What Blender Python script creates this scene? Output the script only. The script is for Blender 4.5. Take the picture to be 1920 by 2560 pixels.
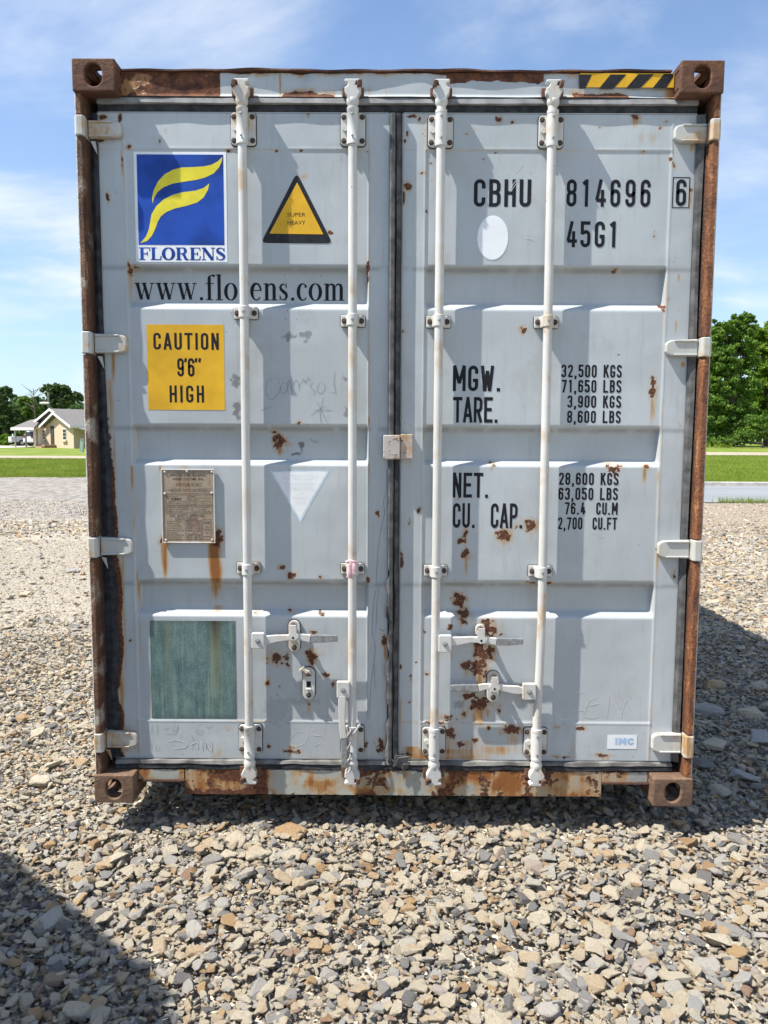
import bpy, bmesh, math, random
import numpy as np
from mathutils import Vector, Matrix
random.seed(7); RNG = np.random.default_rng(7)
rad = math.radians
scene = bpy.context.scene
for o in list(bpy.data.objects): bpy.data.objects.remove(o)

# ------------------------------------------------------------------ camera
CX, CY, CZ, PITCH, YAW, ROLL, F = -0.03148, -3.05301, 1.49032, -0.09485, -0.00374, 0.00489, 1950.08
fw = Vector((math.sin(YAW)*math.cos(PITCH), math.cos(YAW)*math.cos(PITCH), math.sin(PITCH)))
r0 = Vector((math.cos(YAW), -math.sin(YAW), 0)); u0 = r0.cross(fw)
cr = r0*math.cos(ROLL)+u0*math.sin(ROLL); cu = u0*math.cos(ROLL)-r0*math.sin(ROLL)
cam = bpy.data.cameras.new('camera'); camo = bpy.data.objects.new('camera', cam)
scene.collection.objects.link(camo); scene.camera = camo
cam.sensor_fit = 'VERTICAL'; cam.sensor_height = 36; cam.lens = 36*F/2560
cam.clip_start = 0.05; cam.clip_end = 3000
M3 = Matrix((cr, cu, -fw)).transposed().to_4x4()
camo.matrix_world = Matrix.Translation((CX, CY, CZ)) @ M3

# ------------------------------------------------------------------ world, sun, exposure
SUNV = Vector((-0.61, -0.205, 1.0)).normalized()            # towards the sun
EL = math.asin(SUNV.z); AZ = math.atan2(SUNV.x, SUNV.y)
world = bpy.data.worlds.new('World'); scene.world = world; world.use_nodes = True
wn = world.node_tree.nodes; wl = world.node_tree.links; wn.clear()
wout = wn.new('ShaderNodeOutputWorld'); wbg = wn.new('ShaderNodeBackground')
sky = wn.new('ShaderNodeTexSky'); sky.sky_type = 'NISHITA'; sky.sun_disc = False
sky.sun_elevation = EL; sky.sun_rotation = AZ
sky.air_density = 1.0; sky.dust_density = 0.9; sky.ozone_density = 2.6; sky.altitude = 50
wbg.inputs[1].default_value = 0.10
tc = wn.new('ShaderNodeTexCoord'); sep = wn.new('ShaderNodeSeparateXYZ'); wl.new(tc.outputs['Generated'], sep.inputs[0])
# clouds: the view direction projected on a high flat layer
zz = wn.new('ShaderNodeMath'); zz.operation = 'ADD'; zz.inputs[1].default_value = 0.22; wl.new(sep.outputs[2], zz.inputs[0])
zm = wn.new('ShaderNodeMath'); zm.operation = 'MAXIMUM'; zm.inputs[1].default_value = 0.08; wl.new(zz.outputs[0], zm.inputs[0])
dv = wn.new('ShaderNodeVectorMath'); dv.operation = 'DIVIDE'
cz3 = wn.new('ShaderNodeCombineXYZ')
for i in range(3): wl.new(zm.outputs[0], cz3.inputs[i])
wl.new(tc.outputs['Generated'], dv.inputs[0]); wl.new(cz3.outputs[0], dv.inputs[1])
mp = wn.new('ShaderNodeMapping'); mp.inputs['Location'].default_value = (15.5, 7.7, 0); mp.inputs['Rotation'].default_value = (0, 0, 0.5); mp.inputs['Scale'].default_value = (0.75, 1.15, 1)
wl.new(dv.outputs[0], mp.inputs[0])
n1 = wn.new('ShaderNodeTexNoise'); n1.inputs['Scale'].default_value = 1.25; n1.inputs['Detail'].default_value = 9; n1.inputs['Roughness'].default_value = 0.55; n1.inputs['Distortion'].default_value = 0.35
wl.new(mp.outputs[0], n1.inputs['Vector'])
cr1 = wn.new('ShaderNodeMapRange'); cr1.interpolation_type = 'SMOOTHSTEP'
cr1.inputs[1].default_value = 0.45; cr1.inputs[2].default_value = 0.72; cr1.inputs[4].default_value = 0.92
wl.new(n1.outputs[0], cr1.inputs[0])
hz = wn.new('ShaderNodeMapRange'); hz.inputs[1].default_value = 0.62; hz.inputs[2].default_value = 0.0; hz.inputs[3].default_value = 0.0; hz.inputs[4].default_value = 0.34
wl.new(sep.outputs[2], hz.inputs[0])
mxc = wn.new('ShaderNodeMath'); mxc.operation = 'ADD'; mxc.use_clamp = True
wl.new(cr1.outputs[0], mxc.inputs[0]); wl.new(hz.outputs[0], mxc.inputs[1])
mixs = wn.new('ShaderNodeMix'); mixs.data_type = 'RGBA'
tint = wn.new('ShaderNodeMix'); tint.data_type = 'RGBA'; tint.blend_type = 'MULTIPLY'; tint.inputs[0].default_value = 1
tint.inputs[7].default_value = (0.86, 1.05, 1.2, 1); wl.new(sky.outputs[0], tint.inputs[6])
wl.new(mxc.outputs[0], mixs.inputs[0]); wl.new(tint.outputs[2], mixs.inputs[6]); mixs.inputs[7].default_value = (5.6, 6.0, 6.5, 1)
wl.new(mixs.outputs[2], wbg.inputs[0]); wl.new(wbg.outputs[0], wout.inputs[0])
sun = bpy.data.lights.new('sun', 'SUN'); sun.energy = 5.0; sun.angle = rad(0.5); sun.color = (1.0, 0.955, 0.88)
suno = bpy.data.objects.new('sun', sun); scene.collection.objects.link(suno)
suno.rotation_euler = SUNV.to_track_quat('Z', 'Y').to_euler()
vs = scene.view_settings; vs.view_transform = 'Standard'; vs.look = 'None'; vs.exposure = 0.80; vs.gamma = 1; vs.use_curve_mapping = False

# ------------------------------------------------------------------ helpers
def at(u, v, y=None, z=None):
    """the point of a real plane (a depth y or a height z) that a sight line of the camera meets"""
    d = fw + cr*((u-960)/F) - cu*((v-1280)/F)
    t = (y-CY)/d.y if y is not None else (z-CZ)/d.z
    return Vector((CX, CY, CZ)) + d*t
# the zooms in which the photograph was measured: scale and offset
ZT = {0: (0.86406, 0, 0), 1: (1.9518, 150, 100), 2: (1.8433, 950, 100), 3: (2.0232, 180, 750), 4: (1.8433, 950, 750), 5: (1.9518, 200, 1400),
      6: (1.8433, 950, 1400), 7: (4.914, 0, 900), 8: (3.686, 1700, 750), 9: (3.318, 600, 1520), 10: (3.687, 1050, 1520), 11: (7.213, 370, 1150)}
def Z(k, x, y):
    s, ox, oy = ZT[k]; return x/s+ox, y/s+oy
DOOR = 0.075
def zp(k, x, y, d=DOOR):
    p = at(*Z(k, x, y), y=d); return (p.x, p.z)

def tag(o, label=None, cat=None, group=None, kind=None):
    if label: o['label'] = label
    if cat: o['category'] = cat
    if group: o['group'] = group
    if kind: o['kind'] = kind
    return o
def link(o, parent=None):
    scene.collection.objects.link(o)
    if parent: o.parent = parent
    return o
def empty(name, loc=(0, 0, 0)):
    o = bpy.data.objects.new(name, None); o.location = loc; o.empty_display_size = 0.2; return link(o)

class MB:
    def __init__(s): s.v = []; s.f = []
    def add(s, vs_, fs):
        b = len(s.v); s.v += [tuple(p) for p in vs_]; s.f += [tuple(b+i for i in f) for f in fs]; return s
    def box(s, x0, x1, y0, y1, z0, z1):
        return s.add([(x0,y0,z0),(x1,y0,z0),(x1,y1,z0),(x0,y1,z0),(x0,y0,z1),(x1,y0,z1),(x1,y1,z1),(x0,y1,z1)],
                     [(0,3,2,1),(4,5,6,7),(0,1,5,4),(1,2,6,5),(2,3,7,6),(3,0,4,7)])
    def obox(s, c, ax, ay, az):
        c, ax, ay, az = map(Vector, (c, ax, ay, az)); P = []
        for k in (-1, 1):
            for (i, j) in ((-1,-1),(1,-1),(1,1),(-1,1)): P.append(c+ax*i+ay*j+az*k)
        return s.add(P, [(0,3,2,1),(4,5,6,7),(0,1,5,4),(1,2,6,5),(2,3,7,6),(3,0,4,7)])
    def prism(s, pts, y0, y1):            # outline in x,z pushed from y0 (front) to y1
        n = len(pts); P = [(x, y0, z) for x, z in pts]+[(x, y1, z) for x, z in pts]
        a = sum(pts[i][0]*pts[(i+1)%n][1]-pts[(i+1)%n][0]*pts[i][1] for i in range(n))
        idx = list(range(n)) if a > 0 else list(range(n))[::-1]
        F_ = [tuple(idx), tuple(i+n for i in idx[::-1])]
        for k in range(n):
            i, j = idx[k], idx[(k+1) % n]; F_.append((j, i, i+n, j+n))
        return s.add(P, F_)
    def prismz(s, pts, zs, jit=None):     # outline in x,y carried up through heights zs
        n = len(pts); P = []
        for z in zs:
            for q, (x, y) in enumerate(pts):
                dx, dy = jit(q, z) if jit else (0, 0); P.append((x+dx, y+dy, z))
        F_ = []
        for k in range(len(zs)-1):
            for i in range(n):
                j = (i+1) % n; F_.append((k*n+i, k*n+j, (k+1)*n+j, (k+1)*n+i))
        F_.append(tuple(range(n))[::-1]); F_.append(tuple((len(zs)-1)*n+i for i in range(n)))
        return s.add(P, F_)
    def prismx(s, pts, xs, jit=None):     # outline in y,z carried along x
        n = len(pts); P = []
        for x in xs:
            for q, (y, z) in enumerate(pts):
                dy, dz = jit(q, x) if jit else (0, 0); P.append((x, y+dy, z+dz))
        F_ = []
        for k in range(len(xs)-1):
            for i in range(n):
                j = (i+1) % n; F_.append((k*n+i, k*n+j, (k+1)*n+j, (k+1)*n+i))
        F_.append(tuple(range(n))[::-1]); F_.append(tuple((len(xs)-1)*n+i for i in range(n)))
        return s.add(P, F_)
    def lathe(s, prof, c, axis='z', n=20):
        P = []
        for r, h in prof:
            for i in range(n):
                a = 2*math.pi*i/n; x, y = r*math.cos(a), r*math.sin(a)
                P.append({'z': (c[0]+x, c[1]+y, c[2]+h), 'y': (c[0]+x, c[1]+h, c[2]+y), 'x': (c[0]+h, c[1]+x, c[2]+y)}[axis])
        F_ = []
        for k in range(len(prof)-1):
            for i in range(n):
                j = (i+1) % n; F_.append((k*n+i, k*n+j, (k+1)*n+j, (k+1)*n+i))
        F_.append(tuple(range(n))[::-1]); F_.append(tuple((len(prof)-1)*n+i for i in range(n)))
        return s.add(P, F_)
    def tube(s, path, rads, n=12, flat=1.0):
        path = [Vector(p) for p in path]
        if not hasattr(rads, '__len__'): rads = [rads]*len(path)
        P = []; up = None
        for k, p in enumerate(path):
            d = (path[min(k+1, len(path)-1)]-path[max(k-1, 0)]).normalized()
            if up is None: up = Vector((0, 1, 0)) if abs(d.y) < .9 else Vector((1, 0, 0))
            a = d.cross(up).normalized(); b = a.cross(d).normalized(); up = b
            for i in range(n):
                t = 2*math.pi*i/n; P.append(p+a*math.cos(t)*rads[k]+b*math.sin(t)*rads[k]*flat)
        F_ = []
        for k in range(len(path)-1):
            for i in range(n):
                j = (i+1) % n; F_.append((k*n+i, k*n+j, (k+1)*n+j, (k+1)*n+i))
        F_.append(tuple(range(n))[::-1]); F_.append(tuple((len(path)-1)*n+i for i in range(n)))
        return s.add(P, F_)
    def build(s, name, mat, parent=None, bevel=0, smooth=False, loc=None, seg=2):
        m = bpy.data.meshes.new(name); m.from_pydata(s.v, [], s.f); m.update()
        bm = bmesh.new(); bm.from_mesh(m); bmesh.ops.recalc_face_normals(bm, faces=bm.faces); bm.to_mesh(m); bm.free()
        if mat: m.materials.append(mat)
        if smooth:
            m.polygons.foreach_set('use_smooth', [True]*len(m.polygons))
            try: m.set_sharp_from_angle(angle=rad(40))
            except Exception: pass
        o = bpy.data.objects.new(name, m)
        if loc: o.location = loc
        link(o, parent)
        if bevel:
            b = o.modifiers.new('bevel', 'BEVEL'); b.width = bevel; b.segments = seg; b.limit_method = 'ANGLE'; b.angle_limit = rad(35)
        return o

# --- value noise in numpy
def vnoise(x, z, seed=0, s=1.0, oct=4):
    out = np.zeros_like(x, dtype=float); amp = 1; tot = 0
    for o_ in range(oct):
        X = x*s*2**o_+seed*17.3+1000; Y = z*s*2**o_+seed*9.1+1000
        xi = np.floor(X).astype(np.int64); yi = np.floor(Y).astype(np.int64); fx = X-xi; fy = Y-yi
        fx = fx*fx*(3-2*fx); fy = fy*fy*(3-2*fy)
        def h(a, b):
            n = (a*374761393+b*668265263+(seed+o_)*1442695041) & 0x7fffffff
            n = ((n ^ (n >> 13))*1274126177) & 0x7fffffff
            return (n & 0xffff)/65535.0
        v = (h(xi, yi)*(1-fx)+h(xi+1, yi)*fx)*(1-fy)+(h(xi, yi+1)*(1-fx)+h(xi+1, yi+1)*fx)*fy
        out += v*amp; tot += amp; amp *= .5
    return out/tot
def sm(a, b, x):
    t = np.clip((x-a)/(b-a), 0, 1); return t*t*(3-2*t)

# ------------------------------------------------------------------ materials
def newmat(name):
    m = bpy.data.materials.new(name); m.use_nodes = True; nt = m.node_tree; nt.nodes.clear()
    out = nt.nodes.new('ShaderNodeOutputMaterial'); b = nt.nodes.new('ShaderNodeBsdfPrincipled'); nt.links.new(b.outputs[0], out.inputs[0])
    return m, nt, b
class NT:
    def __init__(s, nt): s.nt = nt
    def n(s, t, **k):
        x = s.nt.nodes.new(t)
        for a, b in k.items(): setattr(x, a, b)
        return x
    def l(s, a, b): s.nt.links.new(a, b)
    def put(s, sock, v):
        if isinstance(v, bpy.types.NodeSocket): s.l(v, sock)
        elif hasattr(v, '__len__') and len(v) == 3 and len(sock.default_value) == 4: sock.default_value = (*v, 1)
        else: sock.default_value = v
    def noise(s, scale, vec=None, detail=4, rough=.55, dist=0, stretch=None):
        if vec is None:
            vec = s.n('ShaderNodeTexCoord').outputs['Object']
        if stretch:
            m = s.n('ShaderNodeMapping'); m.inputs['Scale'].default_value = stretch; s.l(vec, m.inputs[0]); vec = m.outputs[0]
        x = s.n('ShaderNodeTexNoise'); x.inputs['Scale'].default_value = scale; x.inputs['Detail'].default_value = detail
        x.inputs['Roughness'].default_value = rough; x.inputs['Distortion'].default_value = dist; s.l(vec, x.inputs['Vector']); return x.outputs[0]
    def math(s, op, a, b=0.0, clamp=False, c=None):
        x = s.n('ShaderNodeMath', operation=op, use_clamp=clamp); s.put(x.inputs[0], a); s.put(x.inputs[1], b)
        if c is not None: s.put(x.inputs[2], c)
        return x.outputs[0]
    def step(s, v, a, b, lo=0.0, hi=1.0):
        x = s.n('ShaderNodeMapRange', interpolation_type='SMOOTHSTEP'); s.put(x.inputs[0], v)
        for i, q in ((1, a), (2, b), (3, lo), (4, hi)): x.inputs[i].default_value = q
        return x.outputs[0]
    def mix(s, f, a, b, bt='MIX'):
        x = s.n('ShaderNodeMix', data_type='RGBA', blend_type=bt); s.put(x.inputs[0], f); s.put(x.inputs[6], a); s.put(x.inputs[7], b); return x.outputs[2]
    def ramp(s, f, stops, interp='LINEAR'):
        x = s.n('ShaderNodeValToRGB'); x.color_ramp.interpolation = interp; e = x.color_ramp.elements
        while len(e) < len(stops): e.new(0.5)
        for i, (p, c) in enumerate(stops): e[i].position = p; e[i].color = (*c, 1)
        s.l(f, x.inputs[0]); return x.outputs[0]
    def bump(s, h, strength, dist, b):
        x = s.n('ShaderNodeBump'); x.inputs['Strength'].default_value = strength; x.inputs['Distance'].default_value = dist
        s.l(h, x.inputs['Height']); s.l(x.outputs[0], b.inputs['Normal'])

def flat(name, col, rough=.6, var=.12, scale=30, bump=0, metal=0):
    m, nt, b = newmat(name); N = NT(nt)
    n = N.noise(scale, detail=5); d = tuple(c*(1-var) for c in col); h = tuple(min(1, c*(1+var)) for c in col)
    N.l(N.mix(N.step(n, .3, .7), d, h), b.inputs['Base Color']); b.inputs['Roughness'].default_value = rough; b.inputs['Metallic'].default_value = metal; b.inputs['Specular IOR Level'].default_value = .22
    if bump: N.bump(n, .6, bump, b)
    return m

def painted(name, col, bias=0.0, rust_scale=16, streak=0.0, dirt=.35, rough=.42, vertical=True):
    """weathered paint; the colour attribute 'wear' holds rust (R), rust stain (G) and grime (B)"""
    m, nt, b = newmat(name); N = NT(nt)
    a = N.n('ShaderNodeAttribute', attribute_name='wear', attribute_type='GEOMETRY')
    sp = N.n('ShaderNodeSeparateColor'); N.l(a.outputs['Color'], sp.inputs[0])
    R, G, B = sp.outputs[0], sp.outputs[1], sp.outputs[2]
    big = N.noise(1.6, detail=3); fine = N.noise(rust_scale*3.5, detail=6, rough=.65); med = N.noise(rust_scale, detail=6, rough=.6, dist=.3)
    strk = N.noise(9, detail=6, rough=.65, stretch=(5, 5, .6) if vertical else (1, 1, 1))
    base = N.mix(N.step(big, .3, .7), tuple(c*.90 for c in col), tuple(min(1, c*1.05) for c in col)); base = N.mix(N.math('MULTIPLY', N.step(N.noise(7.5, detail=6, rough=.7), .5, .72), .22), base, tuple(min(1, c*1.22) for c in col)); base = N.mix(N.math('MULTIPLY', N.step(N.noise(5, detail=7, rough=.72, dist=.4), .54, .74), .30*min(1, dirt*1.6)), base, (col[0]*.66, col[1]*.60, col[2]*.50))
    base = N.mix(N.math('MULTIPLY', N.step(strk, .5, .78), dirt*.5), base, tuple(c*.62 for c in (col[0]*1.03, col[1], col[2]*.9)))
    # small chips
    vor = N.n('ShaderNodeTexVoronoi'); vor.inputs['Scale'].default_value = 26; tcx = N.n('ShaderNodeTexCoord'); N.l(tcx.outputs['Object'], vor.inputs['Vector'])
    chip = N.math('MULTIPLY', N.step(vor.outputs['Distance'], .085, .05), N.step(N.noise(2.3, detail=2), .52, .62))
    base = N.mix(N.math('MULTIPLY', chip, .75), base, (.13, .07, .045))
    base = N.mix(N.math('MULTIPLY', B, N.step(fine, .2, .6, .75, 1)), base, (.15, .15, .15))
    # stains
    st = N.math('MULTIPLY', N.math('ADD', G, N.math('MULTIPLY', N.step(N.noise(7, detail=5, rough=.6), .42, .66), streak*2.2)), N.step(strk, .3, .7, .62, 1.12), clamp=True)
    stc = N.ramp(st, [(0, (col[0], col[1]*.9, col[2]*.75)), (.45, (.42, .26, .115)), (1, (.25, .095, .028))])
    base = N.mix(N.step(st, .02, .75), base, stc)
    # rust
    rr = N.math('ADD', N.math('ADD', R, bias), N.math('MULTIPLY', N.math('SUBTRACT', N.math('ADD', N.math('MULTIPLY', med, .55), N.math('MULTIPLY', fine, .45)), .5), 1.25))
    rf = N.step(rr, .44, .56)
    rc = N.ramp(N.noise(rust_scale*2.2, detail=7, rough=.7), [(.28, (.028, .013, .010)), (.45, (.085, .034, .020)), (.6, (.17, .066, .030)), (.78, (.30, .135, .05))])
    base = N.mix(rf, base, rc)
    N.l(base, b.inputs['Base Color'])
    N.l(N.step(rf, 0, 1, rough, .9), b.inputs['Roughness'])
    b.inputs['Specular IOR Level'].default_value = .4
    h = N.math('ADD', N.math('MULTIPLY', rf, N.math('ADD', fine, .35)), N.math('MULTIPLY', fine, .06)); h = N.math('ADD', h, N.math('MULTIPLY', N.noise(2.8, detail=2), 3.0))
    N.bump(h, .8, .004, b)
    return m

PAINT = (.43, .462, .478)
M_door = painted('grey_paint', PAINT, rust_scale=42, dirt=.62)
M_hard = painted('white_hardware_paint', (.56, .555, .53), bias=.08, rust_scale=34, dirt=.9, rough=.5, streak=.2)
M_hinge = painted('hinge_paint', (.47, .475, .45), bias=.18, rust_scale=26, streak=.30, dirt=.9, rough=.5)
M_post = painted('rusted_post_paint', (.42, .40, .34), bias=.36, rust_scale=9, streak=.55, rough=.6)
M_postL = painted('worn_post_paint', (.47, .46, .41), bias=.24, rust_scale=7, streak=.38, rough=.6)
def rustmat(name, cols, scale=14):
    m, nt, b = newmat(name); N = NT(nt); n = N.noise(scale, detail=8, rough=.68, dist=.2); f = N.noise(scale*6, detail=4)
    c = N.ramp(n, [(.25, cols[0]), (.5, cols[1]), (.72, cols[2])]); c = N.mix(N.step(f, .35, .7, 0, .5), c, cols[0])
    N.l(c, b.inputs['Base Color']); b.inputs['Roughness'].default_value = .85; N.bump(N.math('ADD', n, N.math('MULTIPLY', f, .4)), .9, .006, b); return m
def m_post(name, pale, dark, orange, cream, share, edge):
    m, nt, b = newmat(name); N = NT(nt); tcx = N.n('ShaderNodeTexCoord').outputs['Object']; sx_ = N.n('ShaderNodeSeparateXYZ'); N.l(tcx, sx_.inputs[0])
    a = N.noise(13, detail=8, rough=.72, stretch=(1.8, 1.8, .5), dist=.6); f = N.noise(75, detail=5, rough=.7); g = N.noise(5, detail=5, rough=.6)
    c = N.ramp(N.math('ADD', N.math('MULTIPLY', a, .7), N.math('MULTIPLY', f, .3)), [(.38, dark), (.47, tuple((p+q)/2 for p, q in zip(dark, orange))), (.55, orange), (.64, cream)])
    c = N.mix(N.step(g, share, share+.10), c, N.mix(N.step(f, .3, .7), pale, cream))
    ax = N.math('ABSOLUTE', sx_.outputs[0]); c = N.mix(N.math('MULTIPLY', N.step(N.math('ADD', ax, N.math('MULTIPLY', N.math('SUBTRACT', a, .5), .012)), 1.2105, 1.2135), edge), c, pale)
    c = N.mix(N.step(ax, 1.189, 1.184, 0, .75), c, (.035, .018, .012))
    N.l(c, b.inputs['Base Color']); b.inputs['Roughness'].default_value = .75; N.bump(N.math('ADD', a, f), 1, .012, b); return m
M_post = m_post('rusted_post_paint', (.50, .49, .44), (.05, .020, .012), (.24, .085, .028), (.42, .24, .11), .66, .75)
M_postL = m_post('worn_post_paint', (.50, .50, .46), (.055, .024, .015), (.17, .075, .035), (.36, .25, .15), .53, .95)
M_lip = rustmat('lip_rust', [(.035, .016, .012), (.09, .036, .022), (.20, .085, .04)])
M_frame = painted('frame_paint', PAINT, bias=.0, rust_scale=12, streak=0.0)
M_sill = painted('sill_paint', (.38, .39, .35), bias=.15, rust_scale=30, streak=.42)
M_body = painted('body_paint', PAINT, bias=.05, streak=.05)
M_cast = rustmat('casting_rust', [(.05, .023, .014), (.115, .050, .027), (.22, .10, .045)])
M_castlow = rustmat('dusty_casting_rust', [(.085, .048, .032), (.16, .095, .060), (.25, .16, .10)])
M_bolt = rustmat('bolt_rust', [(.03, .02, .016), (.07, .045, .035), (.13, .08, .05)], 60)
M_keeper = rustmat('keeper_rust', [(.06, .028, .02), (.15, .07, .04), (.26, .15, .09)], 50)
M_steel = flat('bare_grey_steel', (.25, .255, .26), .45, .25, 60, .002, .3)
M_rubber = flat('black_rubber', (.035, .036, .04), .75, .5, 26, .002)
M_rubberg = flat('dusty_grey_rubber', (.10, .10, .10), .8, .45, 18, .003)
M_rubberlip = flat('pale_dusty_rubber', (.235, .235, .235), .8, .25, 18, .002)
M_black = flat('black_lettering', (.010, .011, .015), .6, .2, 40)
M_blackfade = flat('stripe_black', (.02, .02, .022), .45, .3, 50)
M_white = flat('white_vinyl', (.76, .78, .80), .4, .03, 10)
M_blue = flat('blue_vinyl', (.013, .058, .31), .45, .32, 7)
M_yel = flat('yellow_vinyl', (.72, .62, .045), .5, .10, 14)
M_amber = flat('amber_vinyl', (.68, .385, .025), .5, .13, 7)
M_oval = flat('pale_blue_vinyl', (.68, .78, .84), .45, .05, 20)
M_grey = flat('sticker_residue', (.22, .22, .21), .7, .35, 120)
M_pencil = flat('pencil_mark', (.24, .26, .30), .6, .2, 90)
M_chalk = flat('chalk_mark', (.56, .55, .53), .8, .15, 90)
M_pink = flat('pink_ribbon_cloth', (.66, .42, .44), .8, .25, 90)
M_wire = flat('grey_wire', (.38, .37, .35), .55, .3, 90)
M_dark = flat('dark_hole', (.01, .01, .012), .8, .1, 10)

# ------------------------------------------------------------------ terrain
def gz(x, y):
    """height of the lawn and far ground"""
    L = np.interp(y, [-400, 28, 45, 82, 140, 900], [-.14, -.12, .05, .27, .35, .6])
    Rr = np.interp(y, [-400, 23, 24.9, 27, 57, 77, 140, 900], [-.45, -.45, -.03, -.01, .30, .80, 1.0, 1.2])
    t = sm(-3, 3, np.asarray(x, float)); return L*(1-t)+Rr*t
def gridobj(name, xs, ys, zf, mat, parent=None):
    X, Y = np.meshgrid(xs, ys); Zg = zf(X, Y); nx, ny = len(xs), len(ys)
    V = np.stack([X.ravel(), Y.ravel(), Zg.ravel()], 1)
    i = np.arange(nx*ny).reshape(ny, nx)
    Fq = np.stack([i[:-1, :-1].ravel(), i[:-1, 1:].ravel(), i[1:, 1:].ravel(), i[1:, :-1].ravel()], 1)
    m = bpy.data.meshes.new(name); m.from_pydata(V.tolist(), [], Fq.tolist()); m.materials.append(mat)
    m.polygons.foreach_set('use_smooth', [True]*len(m.polygons)); o = bpy.data.objects.new(name, m); return link(o, parent)

def m_grass():
    m, nt, b = newmat('lawn_grass'); N = NT(nt)
    a = N.noise(.35, detail=6); f = N.noise(22, detail=5, rough=.7); g = N.noise(3.0, detail=4)
    c = N.mix(N.step(a, .35, .65), (.16, .225, .03), (.28, .285, .065)); c = N.mix(N.step(f, .3, .7, 0, .6), c, (.075, .16, .012))
    c = N.mix(N.step(g, .62, .75, 0, .35), c, (.30, .27, .09))
    N.l(c, b.inputs['Base Color']); b.inputs['Roughness'].default_value = .9; N.bump(f, 1, .05, b); b.inputs['Specular IOR Level'].default_value = .2; return m
def m_gravel():
    m, nt, b = newmat('gravel_bed'); N = NT(nt); tcx = N.n('ShaderNodeTexCoord').outputs['Object']
    v = N.n('ShaderNodeTexVoronoi', feature='F1'); v.inputs['Scale'].default_value = 38; N.l(tcx, v.inputs['Vector'])
    ds = N.n('ShaderNodeSeparateColor'); N.l(v.outputs['Color'], ds.inputs[0])
    c = N.ramp(ds.outputs[0], [(0, (.15, .145, .14)), (.3, (.33, .30, .265)), (.55, (.50, .43, .33)), (.85, (.64, .55, .42)), (1, (.70, .66, .58))])
    edge = N.step(v.outputs['Distance'], .45, .75); c = N.mix(N.math('MULTIPLY', edge, .5), c, (.07, .062, .052))
    sepx = N.n('ShaderNodeSeparateXYZ'); N.l(tcx, sepx.inputs[0])
    patch = N.noise(.55, detail=4, dist=.5)
    # packed dusty earth where wheels and feet have worn the stones away
    farL = N.step(sepx.outputs[1], 1.5, 4.0)
    pl_ = N.math('ADD', sepx.outputs[1], N.math('MULTIPLY', N.math('SUBTRACT', patch, .5), 5)); bandL = N.math('MULTIPLY', N.math('MULTIPLY', N.step(pl_, 1.6, 3.8), N.step(pl_, 11, 8.5)), N.step(sepx.outputs[0], 0.5, -.5)); dust = N.math('MAXIMUM', N.math('MULTIPLY', N.math('MULTIPLY', N.step(patch, .44, .58), farL), .6), bandL)
    c = N.mix(N.math('MULTIPLY', dust, .85), c, N.mix(N.step(N.noise(40, detail=6, rough=.75), .38, .62), (.25, .22, .175), (.40, .35, .28)))
    lft = N.step(sepx.outputs[0], 1.0, -1.0)
    fg = N.math('MULTIPLY', N.step(sepx.outputs[1], 11.5, 13.0), lft)
    spk = N.noise(70, detail=5, rough=.75)
    spL = N.noise(5.5, detail=7, rough=.72, stretch=(1, .55, 1)); c = N.mix(fg, c, N.mix(N.step(N.math('ADD', N.math('MULTIPLY', spL, .6), N.math('MULTIPLY', spk, .4)), .42, .58), (.17, .15, .135), (.36, .33, .29)))
    rg = N.math('MULTIPLY', N.step(sepx.outputs[1], 8, 11), N.step(sepx.outputs[0], -1.0, 1.0))
    c = N.mix(N.math('MULTIPLY', rg, .8), c, N.mix(N.step(spk, .4, .66), (.19, .145, .10), (.40, .325, .24)))
    N.l(c, b.inputs['Base Color']); b.inputs['Roughness'].default_value = .95; b.inputs['Specular IOR Level'].default_value = .2
    N.bump(N.math('SUBTRACT', 1, v.outputs['Distance']), 1, .012, b); return m
M_grass = m_grass(); M_gravel = m_gravel()
ys = np.unique(np.concatenate([np.arange(-60, 23, 4), np.arange(23, 30, .35), np.arange(30, 90, 3), np.array([100, 130, 180, 260, 400, 900])]))
xs = np.unique(np.concatenate([np.array([-600, -300, -150]), np.arange(-90, 91, 5), np.arange(-3, 3.1, .5), np.array([150, 300, 600])]))
def lawnz(X, Y): return gz(X, Y)-np.where(Y < 27.6, np.where(X < 0, .18, 0), 0)-np.where((Y < 24.4), .25, 0)
tag(gridobj('ground', xs, ys, lawnz, M_grass), kind='structure')

def yardz(X, Y):
    und = (vnoise(X, Y, 3, .8, 3)-.5)*.05
    mound = .105*sm(2.6, 4.0, Y)*sm(1.15, .95, np.abs(X))*sm(12.4, 12.0, Y)
    far = sm(13, 24, Y)
    return -.145+und*(1-far*.6)*sm(0, 3, np.abs(X)+Y*.5)+mound
gy = np.concatenate([np.arange(-14, -2, .5), np.arange(-2, 13, .15), np.arange(13, 17.0, .5), [17.0]])
tag(gridobj('gravel_yard', np.concatenate([np.arange(-26, -8, 1), np.arange(-8, 8, .15), np.arange(8, 40, 1)]), gy, yardz, M_gravel), kind='structure')
YARD = bpy.data.objects['gravel_yard']
# the yard goes on over a compacted strip to the left, to the lawn
M_compact = M_gravel
def stripz(X, Y): return yardz(X, np.full_like(Y, 17.0))*(1-sm(17, 18, Y))+(-.115+(vnoise(X, Y, 5, .5, 2)-.5)*.03)*sm(17, 18, Y)
tag(gridobj('compacted_gravel', np.arange(-26, -.9, .6), np.concatenate([np.arange(17.0, 27.9, .5), [27.9]]), stripz, M_gravel), kind='structure')

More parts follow.
